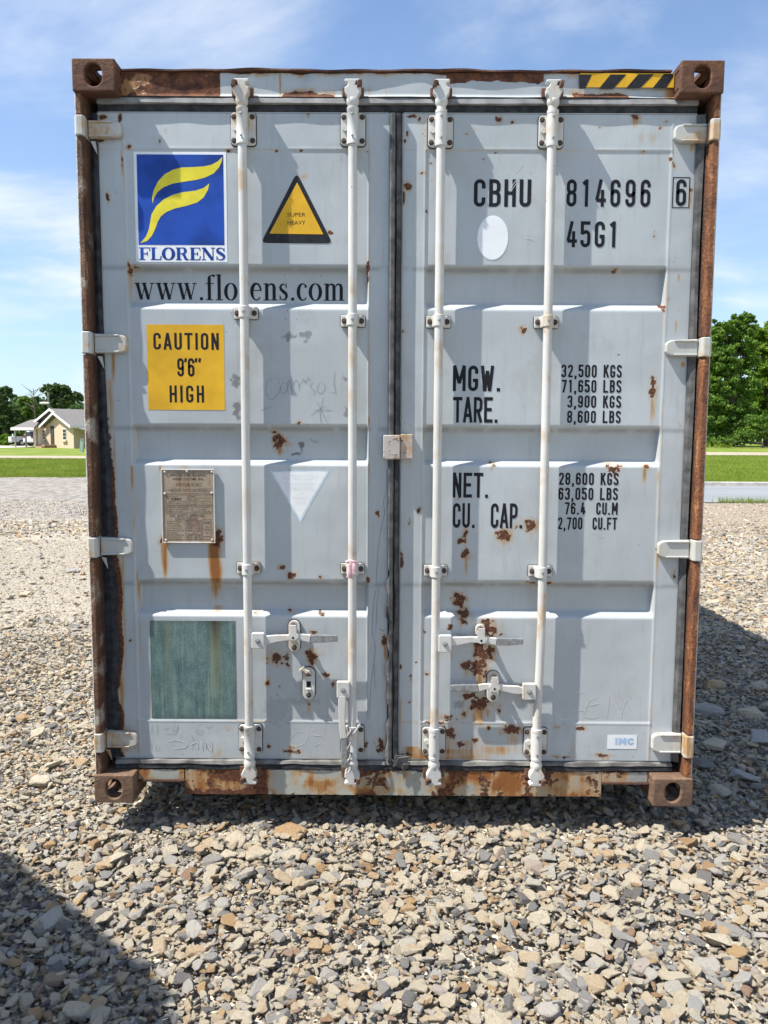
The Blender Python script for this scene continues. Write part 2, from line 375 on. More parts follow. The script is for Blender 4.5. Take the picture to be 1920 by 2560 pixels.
def m_asphalt():
    m, nt, b = newmat('asphalt'); N = NT(nt); f = N.noise(60, detail=5, rough=.7); g = N.noise(1.2, detail=4, stretch=(.25, 2.5, 1))
    c = N.mix(N.step(g, .3, .7), (.20, .205, .215), (.27, .275, .285)); c = N.mix(N.step(f, .4, .8, 0, .4), c, (.12, .12, .125))
    N.l(c, b.inputs['Base Color']); b.inputs['Roughness'].default_value = .85; N.bump(f, .5, .004, b); return m
M_asph = m_asphalt(); M_conc = flat('kerb_concrete', (.50, .47, .42), .9, .16, 5, .004)
o = MB().box(-1.0, 70, 17.15, 24.35, -.4, -.13).build('road', M_asph); tag(o, kind='structure')
kx = list(np.arange(-1.0, 70, 3.0))
kb = tag(empty('kerb', (0, 24.5, -.13)), 'long pale concrete kerb between the asphalt road and the lawn', 'kerb')
for x in kx:
    MB().box(x+.008, x+2.992, -.15, .05, -.1, .135+random.uniform(-.006, .006)).build('kerb_stone', M_conc, kb, bevel=.02)
M_path = flat('dirt_path_soil', (.37, .31, .235), .95, .15, 2, .01)
def pathgrid(x0, x1, y0, y1, lift, name):
    X = np.arange(x0, x1+.1, 1.0)
    def zf(Xg, Yg): return gz(Xg, Yg)+lift
    o = gridobj(name, X, np.array([y0, (y0+y1)/2, y1]), zf, M_path); tag(o, kind='structure'); return o

# ------------------------------------------------------------------ gravel stones
def m_stone(name):
    m, nt, b = newmat(name); N = NT(nt)
    oi = N.n('ShaderNodeObjectInfo'); rnd = oi.outputs['Random']
    r2 = N.math('FRACT', N.math('MULTIPLY', rnd, 37.7))
    c = N.ramp(rnd, [(0, (.12, .12, .13)), (.05, (.22, .215, .215)), (.11, (.38, .365, .35)), (.19, (.58, .55, .51)), (.28, (.72, .67, .58)), (.40, (.80, .69, .51)),
                     (.70, (.86, .74, .54)), (.84, (.78, .60, .39)), (.93, (.68, .42, .18)), (.965, (.42, .22, .11)), (1, (.88, .86, .80))])
    n = N.noise(26, detail=7, rough=.65, dist=.6); lay = N.noise(10, detail=4, stretch=(1, 1, 7), dist=.5); f = N.noise(150, detail=4)
    c = N.mix(N.step(n, .35, .7, 0, .35), c, N.mix(r2, (.66, .62, .55), (.52, .40, .25)))
    c = N.mix(N.step(lay, .56, .62, 0, .22), c, (.24, .22, .21))
    c = N.mix(N.step(f, .4, .75, 0, .2), c, (.78, .73, .63))
    N.l(c, b.inputs['Base Color']); b.inputs['Roughness'].default_value = .85; b.inputs['Specular IOR Level'].default_value = .3
    N.bump(N.math('ADD', n, N.math('ADD', N.math('MULTIPLY', f, .25), N.math('MULTIPLY', lay, .8))), .8, .05, b); return m
M_stone = m_stone('crushed_stone')
def stone_mesh(k):
    rs = np.random.default_rng(100+k); n = 15 if k % 3 else 20
    slate = k % 3 == 0
    P = rs.normal(size=(n, 3)); P /= np.linalg.norm(P, axis=1)[:, None]
    P = np.sign(P)*np.abs(P)**(.62)          # towards a block
    P *= rs.uniform(.82, 1.1, size=(n, 1))
    d = np.array([1, rs.uniform(.5, .9), rs.uniform(.16, .30) if slate else rs.uniform(.34, .62)])
    P = P/np.abs(P).max(0)*d*.5
    bm = bmesh.new(); vs_ = [bm.verts.new(p) for p in P]
    r = bmesh.ops.convex_hull(bm, input=vs_)
    bmesh.ops.delete(bm, geom=list({g for g in r['geom_interior']+r['geom_unused'] if isinstance(g, bmesh.types.BMVert)}), context='VERTS')
    bmesh.ops.dissolve_limit(bm, angle_limit=rad(14), verts=bm.verts, edges=bm.edges)
    bmesh.ops.bevel(bm, geom=list(bm.edges), offset=.05, segments=1, affect='EDGES', profile=.5, clamp_overlap=True)
    bmesh.ops.recalc_face_normals(bm, faces=bm.faces)
    bmesh.ops.triangulate(bm, faces=bm.faces)
    m = bpy.data.meshes.new('stone'); bm.to_mesh(m); bm.free(); m.materials.append(M_stone); return m
STONES = [stone_mesh(k) for k in range(18)]

# gravel points
def view_half(y): return (y+3.05)*.5
def yz1(x, y): return float(yardz(np.array([[x]]), np.array([[y]]))[0, 0])
pts = []
def scatter(x0, x1, y0, y1, dens, slo, shi, zlo, zhi, cond=None):
    n = int((x1-x0)*(y1-y0)*dens); X = RNG.uniform(x0, x1, n); Y = RNG.uniform(y0, y1, n)
    k = (np.abs(X) < view_half(Y)+.75)
    # nothing is strewn deep under the container, where it could not be seen
    k &= ~((np.abs(X) < 1.15) & (Y > 2.4))
    if cond is not None: k &= cond(X, Y)
    X, Y = X[k], Y[k]; n = len(X)
    S = slo*(shi/slo)**(RNG.uniform(0, 1, n)**1.9)
    Zb = yardz(X, Y)+RNG.uniform(zlo, zhi, n)
    rot = np.stack([RNG.normal(0, .34, n), RNG.normal(0, .34, n), RNG.uniform(0, 6.283, n)], 1)
    idx = RNG.integers(0, len(STONES), n)
    pts.append((np.stack([X, Y, Zb], 1), rot, S, idx))
# bottom small layer, middle, top
cx0, cx1 = -3.0, 3.0
vis = lambda X, Y: (Y < .6) | (np.abs(X) > 1.0) | (Y < 2.4)
scatter(-2.6, 2.6, -1.9, .0, 5200, .009, .038, .000, .014)
scatter(-2.6, 2.6, -1.9, .0, 1900, .015, .049, .010, .028)
scatter(-2.6, 2.6, -1.9, .0, 420, .026, .066, .022, .036)
scatter(-4.2, 4.2, .0, 3.2, 3600, .010, .042, .000, .014)
scatter(-4.2, 4.2, .0, 3.2, 1150, .019, .062, .008, .026)
side = lambda X, Y: np.abs(X) > (Y+3.05)*.36
def worn(X, Y):
    w = vnoise(X, Y, 11, .45, 3); wl = sm(.9, 3.6, Y+(w-.5)*3)*sm(11, 8.5, Y+(w-.5)*2)
    lim = np.where(X < 0, wl*(.86+.35*w), sm(9, 12, Y)*.75*(.4+w))
    return side(X, Y) & (RNG.uniform(0, 1, X.shape) > np.clip(lim, 0, .96))
scatter(-7, 7, 3.2, 7, 2300, .014, .052, .0, .016, worn)
scatter(-7, 7, 3.2, 7, 420, .035, .11, .004, .018, worn)
scatter(-7, 0, 2.5, 9, 800, .008, .024, .0, .006, side)
scatter(-10, 10, 7, 12, 650, .02, .075, .0, .014, worn)
scatter(-10, 10, 7, 12, 90, .05, .13, .002, .012, worn)
scatter(-12, 12, 12, 17, 120, .02, .07, .0, .008, lambda X, Y: side(X, Y))
P_ = np.concatenate([p[0] for p in pts]); R_ = np.concatenate([p[1] for p in pts]); S_ = np.concatenate([p[2] for p in pts]); I_ = np.concatenate([p[3] for p in pts])
gm = bpy.data.meshes.new('gravel'); gm.from_pydata(P_.tolist(), [], [])
a = gm.attributes.new('rot', 'FLOAT_VECTOR', 'POINT'); a.data.foreach_set('vector', R_.ravel())
a = gm.attributes.new('scl', 'FLOAT', 'POINT'); a.data.foreach_set('value', S_)
a = gm.attributes.new('idx', 'INT', 'POINT'); a.data.foreach_set('value', I_.astype(np.int32))
gm.materials.append(M_stone)
gravel = link(bpy.data.objects.new('gravel', gm)); tag(gravel, 'tan, grey and slate crushed stone gravel covering the yard', 'gravel', kind='stuff')
# the biggest stones: single objects, children of the yard
big = []
def rest(x, y, s, k, rot, z=None):
    o = bpy.data.objects.new('stone', STONES[k]); link(o, YARD); o.location = (x, y, yz1(x, y)+(.030 if z is None else z)); o.rotation_euler = rot; o.scale = (s, s, s); return o
picked = [  # measured on the photograph: u, v, length m, pale or dark is left to the stone itself
 (346,2134,.085),(560,2120,.10),(640,2105,.07),(510,2225,.07),(575,2195,.05),(635,2330,.055),(545,2255,.06),(630,2400,.05),(600,2515,.08),(870,2530,.06),
 (1240,2395,.05),(1255,2110,.10),(1000,2165,.07),(1090,2130,.06),(1180,2240,.07),(1350,2270,.12),(1470,2200,.07),(1590,2210,.08),(1700,2195,.09),(1460,2475,.075),
 (1800,2330,.10),(1830,2300,.14),(1770,2390,.10),(1750,2470,.085),(1250,2530,.12),(1110,2440,.06),(1390,2380,.06),(1560,2430,.06),(1640,2350,.06),(1870,2250,.07),
 (725,2060,.16),(640,2090,.06),(680,2095,.06),(780,2200,.06),(100,1935,.15),(95,1500,.06),(180,1420,.18),(60,1775,.10),(200,1800,.09),(150,1770,.08),
 (1775,1470,.08),(1785,1700,.26),(1770,1760,.22),(1850,1610,.12),(1880,1770,.2),(1900,1830,.25),(1790,1850,.16),(1860,1930,.18),(1800,1960,.12),(1760,1900,.14),
 (1860,1480,.1),(1830,1430,.14),(1880,1540,.12),(1750,1790,.1),(1900,1700,.12)]
for i, (u, v, s) in enumerate(picked):
    p = at(u, v, z=-.085); k = (i*5) % len(STONES)
    big.append(rest(p.x, p.y, s*.92, k, (random.gauss(0, .12), random.gauss(0, .12), random.uniform(0, 6.28)), .026))
for k in range(len(STONES)):      # one of each kind near the front, whose geometry the gravel repeats
    big.append(rest(random.uniform(-1.3, 1.2), random.uniform(-1.0, -.1), random.uniform(.045, .07), k, (random.gauss(0, .25), random.gauss(0, .25), random.uniform(0, 6.28))))
SRC = big[-len(STONES):]
n = 0
while n < 225:
    x = random.uniform(-2.2, 2.2); y = random.uniform(-1.15, .1 if random.random() < .75 else 2)
    if abs(x) > view_half(y): continue
    if y > 0 and abs(x) < 1.2: continue
    rest(x, y, random.uniform(.045, .092), random.randrange(len(STONES)), (random.gauss(0, .25), random.gauss(0, .25), random.uniform(0, 6.28))); n += 1
# geometry nodes
ng = bpy.data.node_groups.new('gravel', 'GeometryNodeTree'); ng.interface.new_socket('Geometry', in_out='INPUT', socket_type='NodeSocketGeometry'); ng.interface.new_socket('Geometry', in_out='OUTPUT', socket_type='NodeSocketGeometry')
gi = ng.nodes.new('NodeGroupInput'); go = ng.nodes.new('NodeGroupOutput'); iop = ng.nodes.new('GeometryNodeInstanceOnPoints'); jn = ng.nodes.new('GeometryNodeGeometryToInstance')
m2p = ng.nodes.new('GeometryNodeMeshToPoints'); ng.links.new(gi.outputs[0], m2p.inputs[0])
for s_ in reversed(SRC):
    oi = ng.nodes.new('GeometryNodeObjectInfo'); oi.transform_space = 'ORIGINAL'; oi.inputs['Object'].default_value = s_; ng.links.new(oi.outputs['Geometry'], jn.inputs[0])
def attr(name, typ):
    a = ng.nodes.new('GeometryNodeInputNamedAttribute'); a.data_type = typ; a.inputs[0].default_value = name; return a.outputs[0]
ng.links.new(m2p.outputs[0], iop.inputs['Points']); ng.links.new(jn.outputs[0], iop.inputs['Instance'])
iop.inputs['Pick Instance'].default_value = True
ng.links.new(attr('idx', 'INT'), iop.inputs['Instance Index']); ng.links.new(attr('rot', 'FLOAT_VECTOR'), iop.inputs['Rotation']); ng.links.new(attr('scl', 'FLOAT'), iop.inputs['Scale'])
ng.links.new(iop.outputs[0], go.inputs[0])
md = gravel.modifiers.new('gravel', 'NODES'); md.node_group = ng
print('gravel points', len(P_))

# ================================================================== THE CONTAINER
CT = tag(empty('shipping_container', (0, 0, 0)), 'weathered pale grey shipping container seen door end on, rusty frame, standing on the gravel', 'shipping container')
HW, HH, LEN = 1.219, 2.896, 12.19
# ---- corner castings
def plate(mb, c, ex, ey, w, h, hw, hh, t, off=(0, 0)):
    """plate of size w x h and thickness t with an oval hole; ex, ey span it, thickness runs along their cross product"""
    ex, ey = Vector(ex), Vector(ey); ez = ex.cross(ey); c = Vector(c); n = 40; inner = []; outer = []
    r = min(hw, hh)/2
    for i in range(n):
        a = 2*math.pi*(i+.5)/n; x, y = math.cos(a), math.sin(a)
        px = x*r+(hw/2-r)*(1 if x > 0 else -1); py = y*r+(hh/2-r)*(1 if y > 0 else -1); inner.append((px+off[0], py+off[1]))
        k = min(w/2/abs(x) if abs(x) > 1e-6 else 1e9, h/2/abs(y) if abs(y) > 1e-6 else 1e9); outer.append((x*k, y*k))
    # bring the nearest outline point onto each corner
    for sx in (-1, 1):
        for sy in (-1, 1):
            j = min(range(n), key=lambda q: (outer[q][0]-sx*w/2)**2+(outer[q][1]-sy*h/2)**2); outer[j] = (sx*w/2, sy*h/2)
    P = []
    for zt in (0, t):
        for q in inner: P.append(c+ex*q[0]+ey*q[1]+ez*zt)
        for q in outer: P.append(c+ex*q[0]+ey*q[1]+ez*zt)
    F_ = []
    for i in range(n):
        j = (i+1) % n
        F_ += [(i, j, n+j, n+i), (2*n+i, 3*n+i, 3*n+j, 2*n+j), (i, 2*n+i, 2*n+j, j), (n+i, n+j, 3*n+j, 3*n+i)]
    mb.add(P, F_)
def casting(x, y, z, sx, top, mat, front=True):
    W_, H_, D_ = .162, .118, .178; mb = MB(); t = .026; s = 1 if front else -1
    # local: x across, y inward, z up; origin at the casting centre
    plate(mb, (0, -D_/2*s, 0), (1, 0, 0), (0, 0, 1 if front else -1), W_, H_, .062, .082, -t)
    plate(mb, (sx*W_/2, t/2*s, 0), (0, 1, 0), (0, 0, 1), D_-t-.001, H_, .08, .064, -t*sx if True else t)
    zt = H_/2 if top else -H_/2
    plate(mb, (-sx*t/2, t/2*s, zt), (1, 0, 0), (0, 1, 0), W_-t-.001, D_-t-.001, .064, .105, -t if top else t)
    plate(mb, (-sx*t/2, t/2*s, -zt), (1, 0, 0), (0, 1, 0), W_-t-.001, D_-t-.001, .01, .01, t if top else -t)
    mb.box(-sx*W_/2 if sx > 0 else W_/2-.012, -sx*W_/2+.012 if sx > 0 else W_/2, (-D_/2+t+.001) if front else -D_/2+.001, D_/2-.001 if front else D_/2-t-.001, -H_/2+t+.001, H_/2-t-.001)
    mb.box(-W_/2+.03, W_/2-.03, (D_/2-.012)*s if front else -D_/2+.002, D_/2*s-.001 if front else -D_/2+.012, -H_/2+t+.001, H_/2-t-.001)
    return mb.build('corner_casting', mat, CT, bevel=.008, loc=(x, y, z), seg=3)
for sx in (-1, 1):
    for top in (0, 1):
        casting(sx*(HW-.081), .089, HH-.059 if top else .059, sx, top, M_cast if top else M_castlow)
        casting(sx*(HW-.081), LEN-.089, HH-.059 if top else .059, sx, top, M_cast, False)
# casting foot flare at the left bottom (inner gusset)
# ---- corner posts: flange section, broken at the hinges
HZ = {-1: [(255, 298), (718, 765), (1160, 1203), (1580, 1620)], 1: [(262, 308), (730, 772), (1166, 1210), (1585, 1632)]}
HX = {-1: [262, 275, 287, 297], 1: [1457, 1438, 1421, 1408]}
hz_w = {}
for sx in (-1, 1):
    hz_w[sx] = []
    for (a_, b_) in HZ[sx]:
        u = 230 if sx < 0 else 1480
        hz_w[sx].append((zp(0, u, b_, .04)[1], zp(0, u, a_, .04)[1]))
for sx in (-1, 1):
    sec = [(1.2185, .018), (1.2185, .17), (1.10, .17), (1.10, .13), (1.188, .128), (1.182, .075), (1.1905, .018), (1.194, .0125), (1.214, .0125)]
    back = [(1.2185, .072), (1.2185, .17), (1.10, .17), (1.10, .13), (1.188, .128), (1.186, .072)]
    zs_breaks = [.118]
    for (z0, z1) in sorted(hz_w[sx]): zs_breaks += [z0-.004, z1+.004]
    zs_breaks.append(HH-.118)
    prev = zs_breaks
    for q in range(0, len(prev), 2):
        z0, z1 = prev[q], prev[q+1]; n = max(2, int((z1-z0)/.02)); zl = list(np.linspace(z0, z1, n))
        def jit(i, z, sx=sx):
            return (math.sin(z*13+i*2.1)*.0006+math.sin(z*47+i)*.0006, math.sin(z*23+i*1.7)*.0012) if i in (5, 6, 7) else (0, 0)
        mb = MB().prismz([(sx*a_, b_) for a_, b_ in sec], zl, jit)
        o = mb.build('post_flange', M_postL if sx < 0 else M_post, CT, bevel=.003)
    MB().prismz([(sx*a_, b_) for a_, b_ in back], [.118, HH-.118]).build('corner_post', M_body, CT)

# ---- grid sheet with wear
def sheet(name, xs, zs, depth, wear, mat, y0, parent=None, smooth=True):
    X, Zg = np.meshgrid(xs, zs); Y = y0+depth(X, Zg); nx, nz = len(xs), len(zs)
    V = np.stack([X.ravel(), Y.ravel(), Zg.ravel()], 1); i = np.arange(nx*nz).reshape(nz, nx)
    Fq = np.stack([i[:-1, :-1].ravel(), i[:-1, 1:].ravel(), i[1:, 1:].ravel(), i[1:, :-1].ravel()], 1)
    m = bpy.data.meshes.new(name); m.vertices.add(len(V)); m.vertices.foreach_set('co', V.ravel())
    m.loops.add(Fq.size); m.loops.foreach_set('vertex_index', Fq.ravel().astype(np.int32))
    m.polygons.add(len(Fq)); m.polygons.foreach_set('loop_start', np.arange(0, Fq.size, 4, dtype=np.int32))
    m.polygons.foreach_set('use_smooth', [smooth]*len(Fq)); m.update(calc_edges=True); m.validate()
    at_ = m.attributes.new('wear', 'FLOAT_COLOR', 'POINT'); W_ = wear(X, Zg); col = np.stack([W_[0].ravel(), W_[1].ravel(), W_[2].ravel(), np.ones(V.shape[0])], 1)
    at_.data.foreach_set('color', col.ravel().astype(np.float32)); m.materials.append(mat)
    o = bpy.data.objects.new(name, m); return link(o, parent)

# rust marks, as measured: (zoom, x, y, rx, rz, strength) and drips (zoom, x, y0, y1, width, strength)
BL = [(3,1045,720,30,26,1),(3,1015,665,16,6,.8),(3,1150,620,10,9,.8),(3,1185,628,8,4,.6),(3,466,1218,22,18,1),(3,733,1212,30,34,1),(3,570,850,14,12,.7),(3,1060,1355,13,12,.9),(3,1110,1390,20,14,.9),
 (3,1255,1405,9,10,.8),(3,1545,1080,11,14,.8),(3,1295,45,12,14,.4),
 (5,960,480,42,24,.75),(5,1132,475,24,26,1),(5,1018,520,11,12,.7),(5,916,600,13,17,.85),(5,978,622,9,9,.6),(5,962,658,8,7,.7),(5,1195,560,17,12,.8),(5,1121,700,10,12,.7),(5,862,262,14,10,.6),
 (5,1182,262,16,12,.6),(5,1026,254,18,8,.8),(5,1135,354,15,10,.7),(5,720,825,16,12,.55),(5,925,910,11,10,.8),(5,1035,935,30,10,.8),(5,1482,395,12,24,.9),(5,242,392,9,10,.7),(5,1188,460,6,6,.6),
 (5,1405,95,8,12,.8),(5,1240,610,9,14,.8),(5,1440,885,10,14,.5),(5,1470,905,14,25,.9),(5,1390,900,12,20,.6),(5,195,780,10,16,.8),
 (6,370,195,24,24,1),(6,390,255,26,18,1),(6,392,290,12,10,.9),(6,322,310,9,10,.9),(6,500,318,34,34,.85),(6,462,410,27,42,.95),(6,452,500,32,30,.9),(6,508,425,18,34,.85),(6,395,492,22,20,.8),
 (6,458,665,36,26,1),(6,410,622,26,16,.9),(6,385,710,12,14,.9),(6,547,690,10,16,.7),(6,300,735,60,16,.62),(6,320,800,28,32,.75),(6,440,832,14,10,.8),(6,610,782,40,18,.85),(6,372,850,22,14,.7),
 (6,1020,900,34,10,.7),(6,932,776,22,8,.7),(6,820,770,16,5,.6),(6,700,108,26,7,.8),(6,780,110,16,7,.8),(6,705,262,12,12,.45),(6,215,525,9,9,.8),(6,205,328,9,9,.6),(6,500,770,9,12,.8),(6,135,655,6,6,.8),
 (6,142,535,6,10,.7),(6,165,470,6,6,.6),(6,95,495,9,9,.8),(6,140,895,40,10,.7),(6,835,907,34,8,.7),(6,560,345,12,7,.7),(6,520,415,10,18,.5),(6,240,750,60,6,.7),(6,700,905,12,8,.7),(6,700,690,10,10,.0),
 (4,660,138,13,14,.85),(4,1258,410,13,46,.9),(4,1226,768,18,10,.8),(4,1075,775,24,18,.8),(4,515,757,16,9,.7),(4,697,1040,23,22,.9),(4,571,1088,24,22,.9),(4,396,1076,12,14,.9),(4,380,1107,16,13,.9),
 (4,397,1170,19,18,.95),(4,630,1040,8,12,.6),(4,180,968,8,16,.7),(4,98,1195,10,26,.8),(4,105,145,14,8,.7),(4,135,1025,7,12,.6),(4,362,918,5,6,.6),(4,1310,40,10,14,.6),(4,870,575,8,6,.6),(4,1385,578,6,8,.6),(4,1280,1160,8,18,.7),(4,1355,1268,9,14,.7),(4,1100,252,5,5,.6),
 (2,1178,356,15,16,.9),(2,548,367,11,13,.8),(2,610,378,9,9,.8),(2,405,432,12,6,.7),(2,432,413,9,6,.5),(2,1205,450,9,16,.5),(2,1255,455,10,9,.5),(2,1320,378,9,9,.6),(2,1290,405,6,6,.7),(2,1015,403,6,6,.7),
 (2,150,352,26,6,.7),(2,125,432,8,10,.7),(2,182,365,8,10,.7),(2,117,465,6,9,.7),(2,122,676,14,13,.8),(2,103,715,9,30,.9),(2,195,612,12,9,.7),(2,240,648,8,5,.6),(2,212,788,6,9,.6),(2,1355,575,10,14,.7),(2,1337,552,6,10,.8),
 (2,1266,897,8,12,.6),(2,1083,1056,14,8,.7),(2,1333,1193,6,6,.7),(2,1210,515,10,5,.7),(2,533,518,8,4,.7),(2,1300,1225,12,8,.7),(2,1434,690,8,8,.8),(2,205,430,10,50,.5),(2,235,565,7,6,.6),(2,475,546,8,4,.6),
 (1,515,444,9,8,.35),(1,485,495,8,12,.6),(1,234,765,9,14,.85),(1,338,525,12,9,.9),(1,825,537,11,8,.8),(1,1055,540,8,6,.7),(1,1178,540,8,6,.7),(1,304,590,6,30,.8),(1,1210,360,6,8,.8),(1,1195,664,12,9,.75),
 (1,1316,938,12,10,.85),(1,365,1103,12,14,.6),(1,335,1115,7,26,.8),(1,1502,1130,8,50,.7),(1,293,380,6,14,.8),(1,207,378,14,10,.9),(1,700,1105,5,5,.6),(1,295,470,5,14,.6),(1,205,492,16,8,.7),(1,1500,545,7,9,.6),(1,275,745,6,6,.6)]
DR = [(3,1048,740,800,22,.9),(3,466,1230,1430,20,1.5),(3,718,1230,1540,40,1.7),(3,445,835,885,9,.8),(5,410,0,70,9,.7),(5,660,0,230,26,.85),(5,665,230,272,34,.75),(5,965,495,540,18,.7),(5,1132,495,545,22,.5),
 (5,1120,710,775,26,.5),(5,1490,410,520,12,1),(5,1495,560,760,8,.7),(5,1495,850,935,18,.9),(5,1035,905,945,34,.7),(5,1040,725,760,6,.5),(5,560,785,800,180,.25),
 (6,378,215,330,22,.8),(6,460,520,640,24,.85),(6,455,680,790,42,.95),(6,500,690,740,16,.7),(6,405,690,740,14,.5),(6,610,795,880,44,.7),(6,440,840,880,14,.6),(6,350,830,905,230,.55),(6,300,870,912,260,.85),
 (6,140,860,912,60,.85),(6,95,640,900,8,.7),(6,505,300,360,30,.6),(6,395,500,560,20,.6),(6,320,760,900,50,.45),(6,700,120,240,12,.4),(6,142,540,570,8,.8),(6,330,400,460,8,.5),(6,530,860,912,200,.6),
 (4,660,148,180,9,.55),(4,1258,450,620,18,.8),(4,1222,775,860,12,.8),(4,517,762,800,10,.6),(4,697,1055,1130,16,.6),(4,571,1100,1145,14,.6),(4,397,1185,1290,15,.6),(4,392,1290,1400,9,.35),(4,1365,95,170,9,.8),(4,1395,285,320,14,.8),(4,1285,790,870,8,.7),
 (4,1280,1130,1290,18,.6),(4,1357,1240,1300,10,.8),(4,135,1000,1060,9,.6),(4,1380,560,590,8,.5),(4,1372,920,980,8,.6),(4,140,740,800,8,.5),
 (2,1178,350,412,18,.95),(2,1355,565,605,10,.8),(2,1432,690,810,12,.7),(2,1376,1080,1130,12,.7),(2,1376,1235,1260,6,.6),(2,1266,900,925,5,.5),(2,1435,480,530,14,.8),(2,1260,430,480,60,.25),
 (1,234,770,840,9,.8),(1,515,430,465,12,.6),(1,365,1090,1125,22,.6),(1,310,560,1080,6,.45),(1,335,1090,1290,8,.5),
 (3,205,270,480,18,.9),(3,195,400,700,22,.85),(3,212,680,1190,14,.55),(3,303,840,1000,10,.95),(3,312,1000,1416,8,.5),(3,318,650,800,9,.7),(3,1502,590,660,8,.8),(3,1502,820,960,7,.6),(3,1500,960,1416,5,.5),(3,225,1290,1416,22,.9),
 (5,190,0,500,14,.95),(5,205,0,760,22,.6),(5,200,480,800,16,1),(5,275,60,260,8,.9),(5,290,230,790,5,.6),(5,1410,60,500,5,.4),(5,215,800,860,80,.5),(5,270,830,960,8,.7),(5,220,920,945,60,.5)]
GR = [(3,830,402,24,34,.9),(3,836,562,22,38,.9),(3,1095,185,34,20,.75),(3,1178,175,32,22,.75),(3,1380,400,14,12,.8),(3,1390,570,10,22,.7),(3,1155,736,19,22,1.5),(3,1125,778,28,13,1.5),(3,1218,711,26,7,.5),
 (5,960,740,60,80,.22),(5,1060,690,130,16,.25),(6,370,668,30,26,.6),(1,1378,575,8,18,.3),(5,1475,345,4,6,1)]
def wear_at(X, Zg):
    n1_ = vnoise(X, Zg, 1, 60, 4); n2_ = vnoise(X, Zg, 2, 130, 3); warpx = (vnoise(X, Zg, 21, 60, 4)-.5)*.036; warpz = (vnoise(X, Zg, 22, 60, 4)-.5)*.036
    Rr = np.zeros_like(X); Gg = np.zeros_like(X); Bb = np.zeros_like(X)
    x0, x1, z0, z1 = X.min()-.1, X.max()+.1, Zg.min()-.1, Zg.max()+.1
    for (k, x, y, rx, rz, s) in BL:
        cx_, cz_ = zp(k, x, y); sc = ZT[k][0]*640
        if not (x0 < cx_ < x1 and z0 < cz_ < z1) or s <= 0: continue
        ax, az = 1.22*rx/sc, 1.22*rz/sc
        d = np.sqrt(((X+warpx*min(1, ax*40)-cx_)/ax)**2+((Zg+warpz*min(1, az*40)-cz_)/az)**2)
        Rr = np.maximum(Rr, s*.86*sm(1.9, .2, d+(n1_-.5)*1.5+(n2_-.5)*.8)); Gg = np.maximum(Gg, .62*s*sm(2.5, .7, d+(n1_-.5)*.8))
    for (k, x, y0_, y1_, w, s) in DR:
        cx_, zt = zp(k, x, y0_); _, zb = zp(k, x, y1_); w = w/(ZT[k][0]*640)
        if not (x0 < cx_ < x1): continue
        t = (zt-Zg)/(zt-zb); fall = sm(-.12, .06, t)*sm(1.25, .35, t)
        strk = .55+.75*vnoise(X*1.0, Zg*.06, 31, 160, 3)
        lat = np.exp(-((X-cx_+(vnoise(X*0, Zg, 8, 12, 2)-.5)*w*.5)/(w*.80))**2)
        Gg = np.maximum(Gg, s*lat*fall*strk)
    for (k, x, y, rx, rz, s) in GR:
        cx_, cz_ = zp(k, x, y); sc = ZT[k][0]*640; ax, az = rx/sc, rz/sc
        if not (x0 < cx_ < x1 and z0 < cz_ < z1): continue
        d = np.sqrt(((X+warpx-cx_)/ax)**2+((Zg+warpz-cz_)/az)**2); Bb = np.maximum(Bb, min(s, 1.3)*sm(1.15, .8, d+(n1_-.5)*1.1))
    return Rr, Gg, Bb

# ---- gaskets
def spread(z): return .032*sm(2.05, .8, np.asarray(z, float))*(.72+.28*np.sin(np.asarray(z)*7+1)*np.sin(np.asarray(z)*17))
# ---- door leaves
ZK = [(.324,0),(.764,0),(.787,.037),(.880,.037),(.911,0),(1.381,0),(1.402,.037),(1.510,.037),(1.538,0),(1.995,0),(2.022,.037),(2.139,.037),(2.158,0),(2.594,0)]
zk = [a_ for a_, _ in ZK]; dk = [b_ for _, b_ in ZK]
def soft_prof(Zg):
    out = np.zeros_like(Zg)
    for o_ in (-.004, 0, .004): out += np.interp(Zg+o_, zk, dk, left=0, right=0)/3
    return out
PX = {-1: (-1.056, -.106), 1: (.112, 1.059)}
def door_depth(sx):
    a_, b_ = PX[sx]
    def f(X, Zg):
        inside = sm(a_, a_+.012, X)*sm(b_, b_-.012, X)
        d = soft_prof(Zg)*inside
        inn = sm(a_-.001, a_+.003, X)*sm(b_+.001, b_-.003, X)*sm(.318, .324, Zg)*sm(2.600, 2.594, Zg)
        d += .0025*inn+(vnoise(X, Zg, 40, 4, 3)-.5)*.0008
        w = .0035
        for zc in (.321, 2.597): d += -.0022*np.exp(-((Zg-zc)/w)**2)*((X > a_-.004) & (X < b_+.004))
        for xc in (a_, b_): d += -.002*np.exp(-((X-xc)/w)**2)
        return d
    return f
